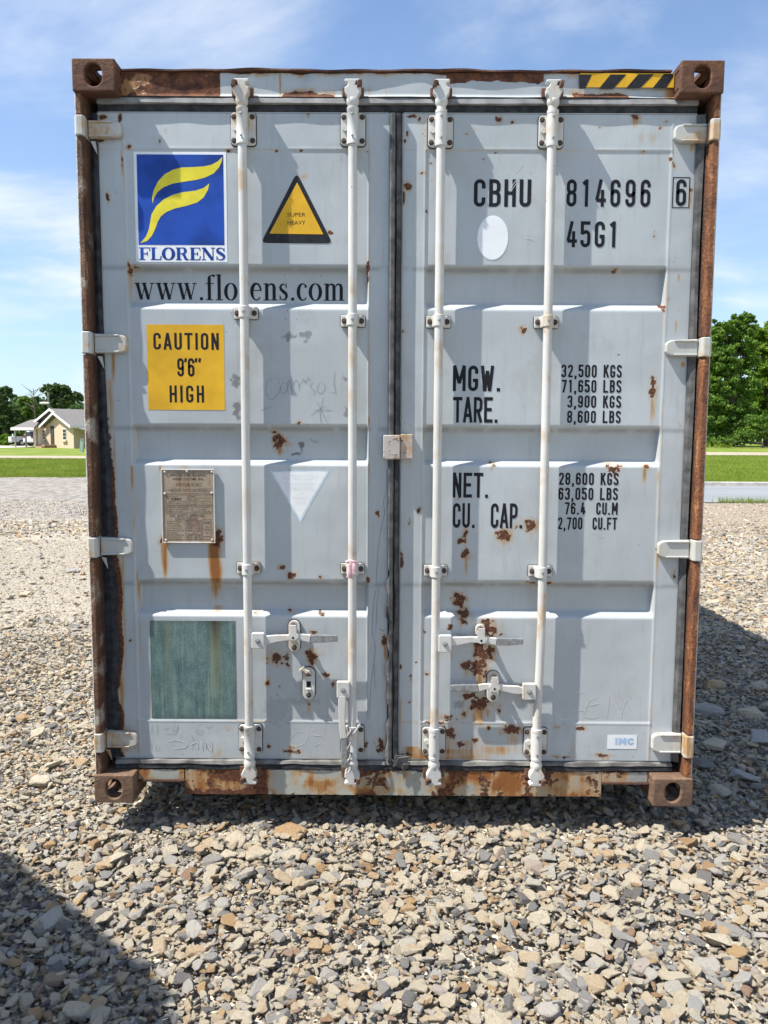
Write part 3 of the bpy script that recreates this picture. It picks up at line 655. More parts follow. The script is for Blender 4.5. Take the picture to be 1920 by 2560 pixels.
def door_wear(sx):
    a_, b_ = PX[sx]
    def f(X, Zg):
        Rr, Gg, Bb = wear_at(X, Zg)
        # seams gather rust; ledges gather dust
        for xc in (a_, b_): Gg = np.maximum(Gg, .55*np.exp(-((X-xc)/.004)**2)*sm(.35, .7, vnoise(X*0, Zg, 51+int(xc*10), 5, 4)))
        for zc in (.321, 2.597): Gg = np.maximum(Gg, .5*np.exp(-((Zg-zc)/.004)**2)*sm(.35, .7, vnoise(X, Zg*0, 53, 5, 4)))
        for zc in (2.148, 1.524, .896): Bb = np.maximum(Bb, .48*np.exp(-((Zg-zc)/.010)**2)*sm(.1, .5, vnoise(X, Zg, 54, 26, 3)))
        Gg = np.maximum(Gg, .30*sm(.20, .165, Zg)*sm(.3, .7, vnoise(X, Zg, 55, 6, 3)))
        if sx < 0:
            dz_ = sm(2.1, .9, Zg); nn = vnoise(X*.5, Zg, 57, 3.2, 4); ed = X+1.152-spread(Zg)
            Gg = np.maximum(Gg, 1.0*dz_*sm(.012+.045*nn, .0, ed)*sm(.25, .55, nn+.12)); Rr = np.maximum(Rr, .85*sm(1.9, 1.2, Zg)*sm(.008+.045*nn, .002, ed)*sm(.32, .5, nn+.1))
        Gg = np.maximum(Gg, .55*sm(.6, .8, vnoise(X, Zg*.6, 58, 2.2, 4))*sm(.55, .75, vnoise(X, Zg*.3, 59, 30, 3))*sm(.9, .2, Zg))
        if sx > 0: Gg = np.maximum(Gg, .75*sm(.24, .17, Zg)*sm(.62, .2, X)*sm(.15, .6, vnoise(X, Zg, 56, 9, 4)))
        return Rr, Gg, Bb
    return f
DZ0, DZ1 = .1625, 2.731
DOORS = {}
for sx, (x0, x1) in ((-1, (-1.152, -.030)), (1, (.024, 1.152))):
    xs_ = np.arange(x0, x1+.002, .0046); zs_ = np.arange(DZ0, DZ1+.002, .0046)
    DOORS[sx] = sheet('door_panel', xs_, zs_, door_depth(sx), door_wear(sx), M_door, DOOR, CT)
    MB().box(x0, x1, DOOR+.045, DOOR+.06, DZ0, DZ1).build('door_back', M_body, CT)
    mb = MB(); e = .0005
    for (p, q) in ((x0-.004, x0-e), (x1+e, x1+.004)): mb.box(p, q, DOOR+.002, DOOR+.045, DZ0, DZ1)
    mb.box(x0, x1, DOOR+.002, DOOR+.0445, DZ1+e, DZ1+.004); mb.box(x0, x1, DOOR+.002, DOOR+.0445, DZ0-.004, DZ0-e)
    mb.build('door_edge', M_door, CT)

# ---- header
HX0 = HW-.162
zt_l = 2.878; HB = 2.787
def hd_depth(X, Zg):
    t = (Zg-HB)/(zt_l-HB); d = (vnoise(X, Zg, 60, 5, 3)-.5)*.010
    for xc in (-.36, .16, -.60): d += .010*np.exp(-((X-xc)/.03)**2)*sm(.2, 1, t)
    d -= .009*sm(.12, .0, t); return d
def hd_wear(X, Zg):
    n = vnoise(X, Zg, 61, 22, 5); n2 = vnoise(X, Zg, 62, 8, 4); t = (Zg-HB)/(zt_l-HB)
    Rr = np.zeros_like(X); Gg = np.zeros_like(X); Bb = np.zeros_like(X)
    a_ = zp(1, 290, 200, .07)[0]; b_ = zp(1, 778, 200, .07)[0]
    left = sm(b_+.008, b_-.002, X)
    Gg = np.maximum(Gg, left*1.0); Rr = np.maximum(Rr, left*(.12+.62*sm(.45, .65, n2)*sm(1.0, .2, np.abs(t-.5)*1.2)+.4*sm(.8, 1, t)+.3*sm(.2, 0, t)))
    p0, p1 = zp(1, 1080, 0, .07)[0], zp(1, 1340, 0, .07)[0]
    Rr = np.maximum(Rr, .9*sm(p0-.02, p0+.02, X)*sm(p1+.02, p1-.02, X)*sm(.34, .08, t+(n-.5)*.3)); Gg = np.maximum(Gg, .7*sm(p0-.03, p0+.02, X)*sm(p1+.03, p1-.02, X)*sm(.6, .1, t+(n-.5)*.4))
    p0, p1 = zp(2, 275, 0, .07)[0], zp(2, 790, 0, .07)[0]
    Rr = np.maximum(Rr, .85*sm(p0-.01, p0+.06, X)*sm(p1+.02, p1-.06, X)*sm(.50, .72, t+(n-.5)*.3+(n2-.5)*.2))
    p0, p1 = zp(2, 880, 0, .07)[0], zp(2, 1160, 0, .07)[0]
    Rr = np.maximum(Rr, .85*sm(p0-.02, p0+.03, X)*sm(p1+.02, p1-.03, X)*sm(.34, .08, t+(n-.5)*.4)); Gg = np.maximum(Gg, .6*sm(p0-.03, p0+.02, X)*sm(p1+.03, p1-.02, X)*sm(.5, .1, t+(n-.5)*.4))
    p0 = zp(2, 1290, 0, .07)[0]
    Gg = np.maximum(Gg, .9*sm(p0, p0+.05, X)); Rr = np.maximum(Rr, .45*sm(p0+.02, p0+.07, X)*sm(.3, .6, n2+.1))
    xc = zp(1, 1072, 0, .07)[0]; Gg = np.maximum(Gg, .75*np.exp(-((X-xc)/.006)**2))
    for xc in (zp(1, 1510, 0, .07)[0], zp(1, 1420, 0, .07)[0], zp(2, 30, 0, .07)[0]): Gg = np.maximum(Gg, .5*np.exp(-((X-xc)/.006)**2)*sm(.9, .3, t)*n*1.6)
    Rr = np.maximum(Rr, .75*sm(.93, .99, t+(n-.5)*.1)); Gg = np.maximum(Gg, .5*sm(.8, 1.0, t+(n-.5)*.5))
    return Rr, Gg, Bb
sheet('header', np.arange(-HX0, HX0+.002, .0046), np.linspace(HB, zt_l, 22), hd_depth, hd_wear, M_frame, .072, CT)
MB().box(-HX0, HX0, .092, .15, HB, zt_l-.002).build('header_back', M_body, CT)
lip = MB().prismx([(.060, 2.880), (.060, 2.8865), (.14, 2.8865), (.14, 2.880)], list(np.arange(-HX0+.001, HX0, .03)), lambda i, x: (math.sin(x*17+i)*.002, math.sin(x*9)*.0022+math.sin(x*31)*.0015))
lip.build('header_lip', M_lip, CT)

# ---- sill with the two notches
SZ0, SZ1, SZM = .012, .118, .076
nl = zp(5, 515, 1060, .065)[0]; nr = zp(6, 1020, 1020, .065)[0]
def sl_wear(X, Zg):
    n = vnoise(X, Zg, 71, 26, 5); n2 = vnoise(X, Zg, 72, 7, 4); st = vnoise(X, Zg*.2, 73, 24, 4); t = (Zg-SZ0)/(SZ1-SZ0)
    Rr = np.zeros_like(X); Gg = .55*sm(.45, .7, n2)*(.4+st); Bb = .25*sm(.5, .8, n)
    a_, b_ = nl-.02, zp(5, 905, 0, .065)[0]
    zone = sm(a_-.02, a_, X)*sm(b_+.01, b_-.01, X); Rr = np.maximum(Rr, zone*(.26+.35*sm(.45, .6, n2)+.4*sm(b_-.12, b_-.04, X)+.3*sm(.3, 0, t))); Gg = np.maximum(Gg, zone*.65)
    a_, b_ = zp(6, 445, 0, .065)[0], nr+.1
    zone = sm(a_-.008, a_+.008, X)*sm(b_+.02, b_, X); Gg = np.maximum(Gg, zone*(.35+.45*st)); Rr = np.maximum(Rr, zone*(.12+.3*sm(nr-.13, nr-.03, X)*sm(.35, .55, n2)))
    Rr = np.maximum(Rr, .42*sm(.5, .62, n2)*sm(.5, .6, n)+.30*sm(.22, 0, t)+.34*sm(.86, 1, t))
    return Rr, Gg, Bb
sl_depth = lambda X, Zg: (vnoise(X, Zg, 74, 6, 3)-.5)*.006
sheet('sill', np.arange(nl, nr+.002, .0046), np.linspace(SZ0, SZ1, 24), sl_depth, sl_wear, M_sill, .062, CT)
MB().box(nl, nr, .070, .20, SZ0+.001, SZ1-.001).build('sill_back', M_sill, CT)
for (a_, b_) in ((-HX0+.001, nl-.001), (nr+.001, HX0-.001)):
    sheet('sill_end', np.arange(a_, b_, .0046), np.linspace(SZM, SZ1, 10), sl_depth, sl_wear, M_sill, .062, CT)
    MB().box(a_, b_, .068, .20, SZM, SZ1-.002).build('sill_end_back', M_post, CT)
    MB().box(a_, b_, .048, .0665, SZM-.006, SZM).build('sill_flange', M_post, CT)
def jx(a_, s_=1.0): return lambda i, x: (math.sin(x*29+i*1.3)*.0012*s_, (math.sin(x*13+i)*.0013+math.sin(x*57)*.0006)*s_)
xg = list(np.arange(-1.15, 1.151, .02))
MB().prismx([(.066, 2.760), (.060, 2.7625), (.064, 2.781), (.072, 2.7855), (.09, 2.7855), (.09, 2.760)], xg, jx(0, .6)).build('gasket_lip', M_rubberlip, CT)
MB().prismx([(.078, 2.735), (.074, 2.7385), (.072, 2.7585), (.095, 2.7585), (.095, 2.735)], xg, jx(0, .6)).build('gasket_bead', M_rubber, CT)
MB().prismx([(.066, .141), (.0585, .1435), (.062, .156), (.07, .1575), (.09, .1575), (.09, .141)], xg, jx(0, 1.3)).build('gasket_lip', flat('worn_lip_rubber', (.17, .165, .155), .8, .5, 12, .003), CT)
MB().prismx([(.066, .119), (.060, .123), (.062, .1395), (.095, .1395), (.095, .119)], xg, jx(0, 1.2)).build('gasket_bead', M_rubber, CT)
zg = list(np.arange(.165, 2.735, .02))
MB().box(-1.195, 1.195, .128, .16, .12, 2.785).build('door_frame_back', M_dark, CT)
for sx in (-1, 1):
    sec = [(1.1565, .112), (1.1530, .0735), (1.1500, .066), (1.162, .059), (1.176, .056), (1.182, .076), (1.188, .100), (1.188, .112)]
    if sx < 0: sec = [(1.157, .112), (1.154, .0735), (1.152, .0665), (1.166, .0640), (1.182, .074), (1.188, .100), (1.188, .112)]
    jit = (lambda i, z: (math.sin(z*6+i)*.0015, math.sin(z*4.3+i)*.002)) if sx > 0 else (lambda i, z: (float(spread(z)) if i in (1, 2) else float(spread(z))*.6 if i == 3 else 0, 0))
    MB().prismz([(sx*a_, b_) for a_, b_ in sec], zg, jit).build('gasket', M_rubberg if sx > 0 else M_rubber, CT)
# centre gasket: two fins, the left one frayed
MB().prismz([(-.0035, .095), (-.0035, .060), (.001, .054), (.015, .054), (.0195, .060), (.0195, .095)], zg, lambda i, z: (math.sin(z*9)*.001, 0)).build('gasket', M_rubber, CT)
def fray(i, z):
    w = 0
    if z < .95: w = .005*math.sin(z*21)+.006*math.sin(z*53+1)
    return ((w if i in (0, 1, 5) else 0), .003*math.sin(z*17+i) if z < 1.0 else 0)
MB().prismz([(-.0265, .095), (-.0265, .058), (-.021, .050), (-.010, .051), (-.0050, .058), (-.0050, .095)], zg, fray).build('gasket', M_rubberg, CT)
# torn gasket rag at the bottom centre
rg = random.Random(3); mb = MB()
cx_, cz_ = zp(5, 1560, 985, .05)
for k in range(9):
    c = Vector((cx_+rg.uniform(-.025, .03), .048+rg.uniform(-.006, .008), cz_+rg.uniform(-.02, .016)))
    a_ = Vector((rg.uniform(.009, .024), rg.uniform(-.004, .004), rg.uniform(-.014, .014))); b_ = Vector((rg.uniform(-.008, .008), rg.uniform(-.003, .003), rg.uniform(.006, .014)))
    mb.obox(c, a_, a_.cross(b_).normalized()*.0022, b_)
sx_, sz_ = zp(5, 1578, 1000, .05)
mb.tube([(sx_-.01, .05, sz_+.01), (sx_, .046, sz_-.015), (sx_+.003, .045, sz_-.045), (sx_+.001, .046, sz_-.063)], [.005, .0045, .0035, .001], 6)
mb.build('torn_gasket', M_rubberg, CT, bevel=.0015)
# peeling slivers of paint on the left post under the hinges
for (k, x, y) in ((1, 165, 520), (3, 145, 310), (5, 140, 945), (3, 165, 1325)):
    px_, pz_ = zp(k, x, y, .03)
    MB().add([(px_-.012, .03, pz_+.02), (px_+.008, .026, pz_+.018), (px_+.012, .034, pz_-.03), (px_-.013, .032, pz_+.019), (px_+.008, .029, pz_+.017), (px_+.012, .036, pz_-.03)],
             [(0, 1, 2), (3, 5, 4), (0, 3, 4, 1), (1, 4, 5, 2), (2, 5, 3, 0)]).build('paint_flake', M_hinge, CT)

# ---- hinges
for sx in (-1, 1):
    for q, (z0, z1) in enumerate(hz_w[sx]):
        xe = abs(zp(0, HX[sx][q], (HZ[sx][q][0]+HZ[sx][q][1])/2, .055)[0])
        h = z1-z0; zc = (z0+z1)/2
        hg = MB()
        # barrel round the pin
        hg.prismz([(sx*a_, b_) for a_, b_ in [(1.2215, .020), (1.2215, .071), (1.187, .071), (1.180, .020), (1.187, .007), (1.213, .006)]], [z0, z0+.004, z1-.004, z1])
        o = hg.build('hinge', M_hinge, CT, bevel=.004, seg=3)
        bl = MB()
        pts_ = [(1.183, z0+.004), (xe+.022, z0+.007), (xe+.006, z0+.013), (xe, z0+.024), (xe, z1-.024), (xe+.006, z1-.013), (xe+.022, z1-.007), (1.183, z1-.002)]
        bl.prism([(sx*a_, b_) for a_, b_ in pts_], .050, .0745)
        bl.build('hinge_blade', M_hinge, o, bevel=.006, seg=3)
        for zz_ in (z0+.011, z1-.010):
            MB().prism([(sx*a_, b_) for a_, b_ in [(1.180, zz_-.004), (xe+.03, zz_-.0035), (xe+.03, zz_+.0035), (1.180, zz_+.004)]], .044, .0505).build('hinge_rib', M_hinge, o, bevel=.003)
        MB().lathe([(.009, z0-.006-zc), (.009, z1+.006-zc)], (sx*1.2005, .034, zc), 'z', 12).build('hinge_pin', M_keeper, o)

# ---- locking bars
def rounded(cx, cz, w, h, r, n=5):
    P = []
    for (sx, sz, a0) in ((1, 1, 0), (-1, 1, 90), (-1, -1, 180), (1, -1, 270)):
        for i in range(n+1):
            a = rad(a0+90*i/n); P.append((cx+sx*(w/2-r)+r*math.cos(a), cz+sz*(h/2-r)+r*math.sin(a)))
    return P
RODY = .0375; RR = .0172
rod_x = [-.590, -.169, .167, .590]
def hexbolt(mb, x, z, y, r=.0082, h=.007):
    mb.lathe([(r, 0), (r, h), (r*.55, h), (r*.5, h+.003)], (x, y, z), 'y', 8)
BOLT_MESH = {}
def bolts(parent, mat, L, name='bolt'):
    for (x, z, ys, r, h) in L:
        key = (r, h, mat.name)
        if key not in BOLT_MESH:
            mb = MB(); bolt_front(mb, 0, 0, 0, r, h); o = mb.build(name, mat, parent, smooth=False); BOLT_MESH[key] = o.data
        else: o = link(bpy.data.objects.new(name, BOLT_MESH[key]), parent)
        o.location = (x, ys, z)
def bolt_front(mb, x, z, ysurf, r=.008, h=.007):
    mb.lathe([(r*1.35, -.0015), (r*1.3, -.0025), (r, -.003), (r*.9, -h), (.0005, -h-.001)], (x, ysurf, z), 'y', 8)
CLAW = [(-.013,-.040),(.013,-.040),(.020,-.024),(.029,-.012),(.031,.006),(.021,.010),(.017,.019),(.031,.025),(.029,.034),(-.024,.034),(-.030,.029),(-.013,.024),(-.011,.013),(-.029,.012),(-.033,-.003),(-.026,-.016),(-.020,-.025)]
rods = []
TOPZ = [(1,512,352),(1,515,358),(2,495,343),(2,495,343)]
for i, rx in enumerate(rod_x):
    bar = MB(); zl = [.150, .3, .9, 1.6, 2.3, 2.782]
    path = [(rx, RODY, .150), (rx, RODY, .35), (rx, RODY, 2.782)]
    if i == 3: path = [(rx-.004, RODY, .150), (rx-.005, RODY, .36), (rx+.001, RODY, .55), (rx+.004, RODY, .75), (rx+.001, RODY, 1.6), (rx-.002, RODY, 2.782)]
    bar.tube(path, RR, 24)
    rod = bar.build('locking_bar', M_hard, CT, smooth=True); rods.append(rod)
    # top and bottom bearings
    kt = 1 if i < 2 else 2; kbx = 5 if i < 2 else 6
    zt0 = zp(kt, 888, TOPZ[i][1], .06)[1]; zt1 = zp(kt, 888, TOPZ[i][2] and TOPZ[i][1], .06)[1]
    ztop = zp(*((1, 888, 352) if i < 2 else (2, 280, 345)), .06)[1]; zbot = zp(*((1, 888, 512) if i < 2 else (2, 280, 493)), .06)[1]
    btop = zp(*((5, 830, 806) if i < 2 else (6, 250, 773)), .06)[1]; bbot = zp(*((5, 830, 943) if i < 2 else (6, 250, 900)), .06)[1]
    bx = rx-(.004 if i == 3 else 0)
    for lvl, (za, zb, xx) in enumerate(((ztop, zbot, rx), (btop, bbot, bx))):
        zc = (za+zb)/2; hh = za-zb
        pl = MB().prism(rounded(xx, zc, .094, hh, .013), .062, .0735)
        br = pl.build('bearing_plate', M_hard, rod, bevel=.0025)
        MB().prism(rounded(xx, zc, .100, hh+.006, .015), .0715, .0745).build('plate_seal', M_rubber, rod)
        hous = MB().lathe([(.0205, -hh*.56), (.0225, -hh*.55), (.0225, -hh*.46), (.0215, -hh*.45), (.0215, hh*.45), (.0225, hh*.46), (.0225, hh*.56), (.0205, hh*.57)], (xx, RODY, zc), 'z', 24)
        hous.box(xx-.0215, xx+.0215, RODY, .064, zc-hh*.42, zc+hh*.42)
        hous.lathe([(.0105, 0), (.0105, .012)], (xx-.030, .052, zc-hh*.0), 'y', 10)
        hous.build('bearing_sleeve', M_hard, rod, smooth=True)
        bolts(rod, M_bolt, [(xx+ax*.0355, zc+az*(hh/2-.0165), .062, .008, .007) for ax in (-1, 1) for az in (-1, 1)])
        bolts(rod, M_steel, [(xx-.001, zc+az*hh*.33, RODY-.0215, .0042, .003) for az in (-1, 1)], 'rivet')
    # cams
    zct = 2.796; zcb = .112
    for topc in (1, -1):
        zc = zct if topc > 0 else zcb; xx = rx if topc > 0 else bx; fl = 1 if (i % 2 == 0) else -1
        c = MB().prism([(xx+fl*a_, zc+topc*b_*1.1) for a_, b_ in CLAW], .016, .050)
        c.lathe([(.0165, -.046), (.0185, -.030), (.015, -.016), (.007, -.006)], (xx, .034, zc), 'z', 14) if topc > 0 else c.lathe([(.007, .006), (.015, .016), (.0185, .030), (.0165, .046)], (xx, .034, zc), 'z', 14)
        c.build('cam', M_hard, rod, bevel=.004, seg=3)
        MB().lathe([(RR+.0005, -.055), (.0235, -.045), (.0235, -.030), (.019, -.024), (.0175, -.004)] if topc > 0 else [(.0175, .004), (.019, .024), (.0235, .032), (.0245, .05), (.020, .060), (.0185, .075)], (xx, RODY, zc), 'z', 20).build('cam_collar', M_hard, rod, smooth=True)
        ks = -1 if i in (0, 2) else 1
        kp = MB(); kp.obox((xx+ks*.026, .024, zc+topc*.018), (.0085, .002, .001), (0, .020, 0), (.002, 0, .0125))
        kp.box(xx-.045, xx+.045, .058, .066, zc-.022, zc+.022) if topc < 0 else kp.box(xx-.042, xx+.042, .054, .064, zc-.014, zc+.022)
        kp.build('cam_keeper', M_keeper if topc < 0 or ks else M_hard, CT, bevel=.004)
    # saddle brackets
    for (kk, x, y) in (((1, 900, 1330) if i < 1 else (3, 1418, 103) if i == 1 else (4, 270, 98)), ((3, 888, 1360) if i < 2 else (4, 260, 1250))):
        zc = zp(kk, x, y, .05)[1]
        sb = MB(); prof = []
        W2, Hh = .0475, .0225
        r_ = RR+.0045; arc = [(r_*math.cos(t), RODY-r_*math.sin(t)) for t in np.linspace(0, math.pi, 13)]
        outer = [(W2, .066), (r_+.004, .066)]+[(a_, b_) for a_, b_ in arc]+[(-r_-.004, .066), (-W2, .066)]
        sec = [(xx+rx, yy) for xx, yy in outer]+[(rx-W2, .0738), (rx+W2, .0738)]
        sb.prismz(sec, [zc-Hh, zc-Hh*.8, zc+Hh*.8, zc+Hh])
        sb.build('bracket', M_hard, rod, bevel=.003)
        bolts(rod, M_bolt, [(rx-.0335, zc, .066, .0085, .007), (rx+.0335, zc, .066, .0085, .007)]); bolts(rod, M_steel, [(rx, zc, RODY-r_, .0045, .003)], 'rivet')
        MB().prism(rounded(rx, zc, .100, .049, .008), .0728, .0747).build('bracket_seal', M_bolt, rod)

# ---- handles
def bar_between(mb, pts, wy=.006):
    """flat forged bar: list of (x, z, half height, y)"""
    P = []; F_ = []
    for x, z, hh, y, tx, tz in pts:
        for (a_, b_) in ((-1, -1), (1, -1), (1, 1), (-1, 1)): P.append((x+tx*hh*a_, y+wy*b_, z+tz*hh*a_))
    for k in range(len(pts)-1):
        for i in range(4):
            j = (i+1) % 4; F_.append((k*4+i, k*4+j, k*4+4+j, k*4+4+i))
    F_.append((3, 2, 1, 0)); k = len(pts)-1; F_.append((k*4, k*4+1, k*4+2, k*4+3)); mb.add(P, F_)
def handle(rod, kz, hub, pts, tip0, yb=.030):
    """hub box (x0,y0,x1,y1) and centre line pts (x, y, half width) in the zoom kz"""
    d = .022
    (hx0, hz1), (hx1, hz0) = zp(kz, hub[0], hub[1], d), zp(kz, hub[2], hub[3], d)
    h = MB().prism(rounded((hx0+hx1)/2, (hz0+hz1)/2, hx1-hx0, hz1-hz0, .006), .012, .032); h.prism(rounded((hx0+hx1)/2, (hz0+hz1)/2, (hx1-hx0)*.9, (hz1-hz0)*.5, .004), .032, .052)
    hb = h.build('handle_hub', M_hard, rod, bevel=.004, seg=3)
    bolts(rod, M_steel, [((hx0+hx1)/2, (hz0+hz1)/2, .012, .008, .006)], 'hub_bolt')
    L = []
    for x, y, w in pts:
        X_, Z_ = zp(kz, x, y, yb); L.append([X_, Z_, w/(ZT[kz][0]*560)])
    out = []
    for i, (x, z, w) in enumerate(L):
        a_ = L[max(i-1, 0)]; b_ = L[min(i+1, len(L)-1)]; t = Vector((b_[0]-a_[0], b_[1]-a_[1])).normalized(); out.append((x, z, w, yb, -t.y, t.x))
    mb = MB(); bar_between(mb, out[:tip0+1], .0065); mb.build('handle', M_hard, rod, bevel=.003)
    mb = MB(); bar_between(mb, out[tip0:], .0055); tp = mb.build('handle_grip', M_steel, rod, bevel=.003)
    return out
def retainer(kz, box, dark=False, lobe=True, hook=False, plate_on=True):
    (x0, z1), (x1, z0) = zp(kz, box[0], box[1], .066), zp(kz, box[2], box[3], .066)
    cx, cz, w, h = (x0+x1)/2, (z0+z1)/2, x1-x0, z1-z0
    r = empty('handle_retainer', (0, 0, 0)); r.parent = CT
    if plate_on:
        MB().prism(rounded(cx, cz, w+.006, h+.006, (w+.006)*.49), .071, .0745).build('seal', M_rubber, r)
        MB().prism(rounded(cx, cz, w, h, w*.48), .058, .0712).build('retainer_plate', M_hard, r, bevel=.003)
    else:
        MB().prism(rounded(cx, cz+h*.28, w*.9, h*.42, w*.43), .055, .0745).build('retainer_plate', M_hard, r, bevel=.003)
    bolts(r, M_bolt if plate_on else M_keeper, [(cx, z1-w*.45, .052 if lobe else .058, .0095, .008)]+([(cx, z0+w*.38, .058, .0085, .007)] if plate_on else []))
    if hook:
        MB().prism([(cx-.009, cz-.014), (cx+.009, cz-.014), (cx+.009, cz+.010), (cx-.009, cz+.010)], .0568, .0578).build('slot', M_dark, r)
        hk = [(cx-.001, z1-w*.45-.012), (cx+.012, z1-w*.45), (cx+.004, z1-w*.45+.014), (cx-.012, z1-w*.30+.014), (cx-.018, z1+.010), (cx-.022, z1+.012), (cx-.026, z1+.004), (cx-.038, z1-.002), (cx-.036, z1-.018), (cx-.030, z1-.020), (cx-.028, z1-.008), (cx-.018, z1-.012)]
        MB().prism(hk, .044, .0575).build('latch', M_hard, r, bevel=.003)
        MB().box(cx-.011, cx+.011, .046, .0575, cz-.024, cz-.016).build('catch', M_hard, r, bevel=.003)
    else:
        zt = z1-w*.45
        lb = [(cx-.013, zt+.012), (cx+.013, zt+.012), (cx+.015, zt-.02), (cx+.024, cz+.014), (cx+.022, cz+.004), (cx+.010, cz-.007), (cx-.004, cz-.009), (cx-.018, cz-.001), (cx-.023, cz+.010), (cx-.015, cz+.022), (cx-.014, zt-.02)]
        MB().prism(lb, .0175, .0225).build('latch', M_hard, r, bevel=.002)
        MB().box(cx-.010, cx+.010, .0225, .0575, zt-.018, zt-.006).build('latch_arm', M_hard, r, bevel=.002)
        if plate_on: MB().box(cx-.0105, cx+.0105, .036, .0578, cz-.024, cz-.012).build('catch', M_hard, r, bevel=.003)
        MB().lathe([(.0048, 0), (.0048, .0006)], (cx, .0168, cz+.004), 'y', 10).build('latch_hole', M_dark, r)
    return r
handle(rods[0], 9, (96,203,205,335), [(195,268,30),(225,264,33),(300,252,27),(400,244,22),(455,243,22),(520,243,26),(585,253,30),(600,255,30),(700,253,29),(810,250,24)], 6)
retainer(9, (403,100,500,360))
retainer(9, (520,492,622,755), hook=True)
handle(rods[1], 9, (803,606,910,744), [(850,725,26),(848,770,30),(846,850,26),(846,930,24),(852,1010,25),(862,1080,27),(866,1110,25),(866,1200,24),(862,1320,19)], 5, .018)
handle(rods[2], 10, (170,247,290,408), [(280,308,30),(320,306,38),(380,300,32),(460,290,26),(560,292,26),(640,300,28),(705,309,31),(720,310,31),(820,311,31),(950,306,24)], 6)
retainer(10, (505,145,600,420), plate_on=False)
handle(rods[3], 10, (945,692,1066,843), [(950,762,26),(900,755,36),(860,752,34),(780,740,26),(680,727,24),(600,722,26),(540,735,30),(525,737,31),(400,738,32),(280,735,24)], 6)
retainer(10, (618,580,728,862))

# ---- lock box between the doors
lx0, lz1 = zp(4, 15, 622, .03); lx1, lz0 = zp(4, 152, 735, .03)
lb = MB().box(lx0, lx0+(lx1-lx0)*.57, .028, .052, lz0, lz1); M_box = painted('box_paint', (.46, .42, .385), bias=.40, rust_scale=30, streak=.3)
lo = lb.build('lock_box', M_box, CT, bevel=.004)
MB().box(lx0+(lx1-lx0)*.58, lx1, .038, .0745, lz0+.002, lz1+.004).build('lock_box_plate', M_box, lo, bevel=.004)
MB().lathe([(.004, 0), (.004, .078)], (lx0+(lx1-lx0)*.575, .030, lz0-.002), 'x', 8).add([], []).build('lock_box_pin', M_keeper, lo) if False else None

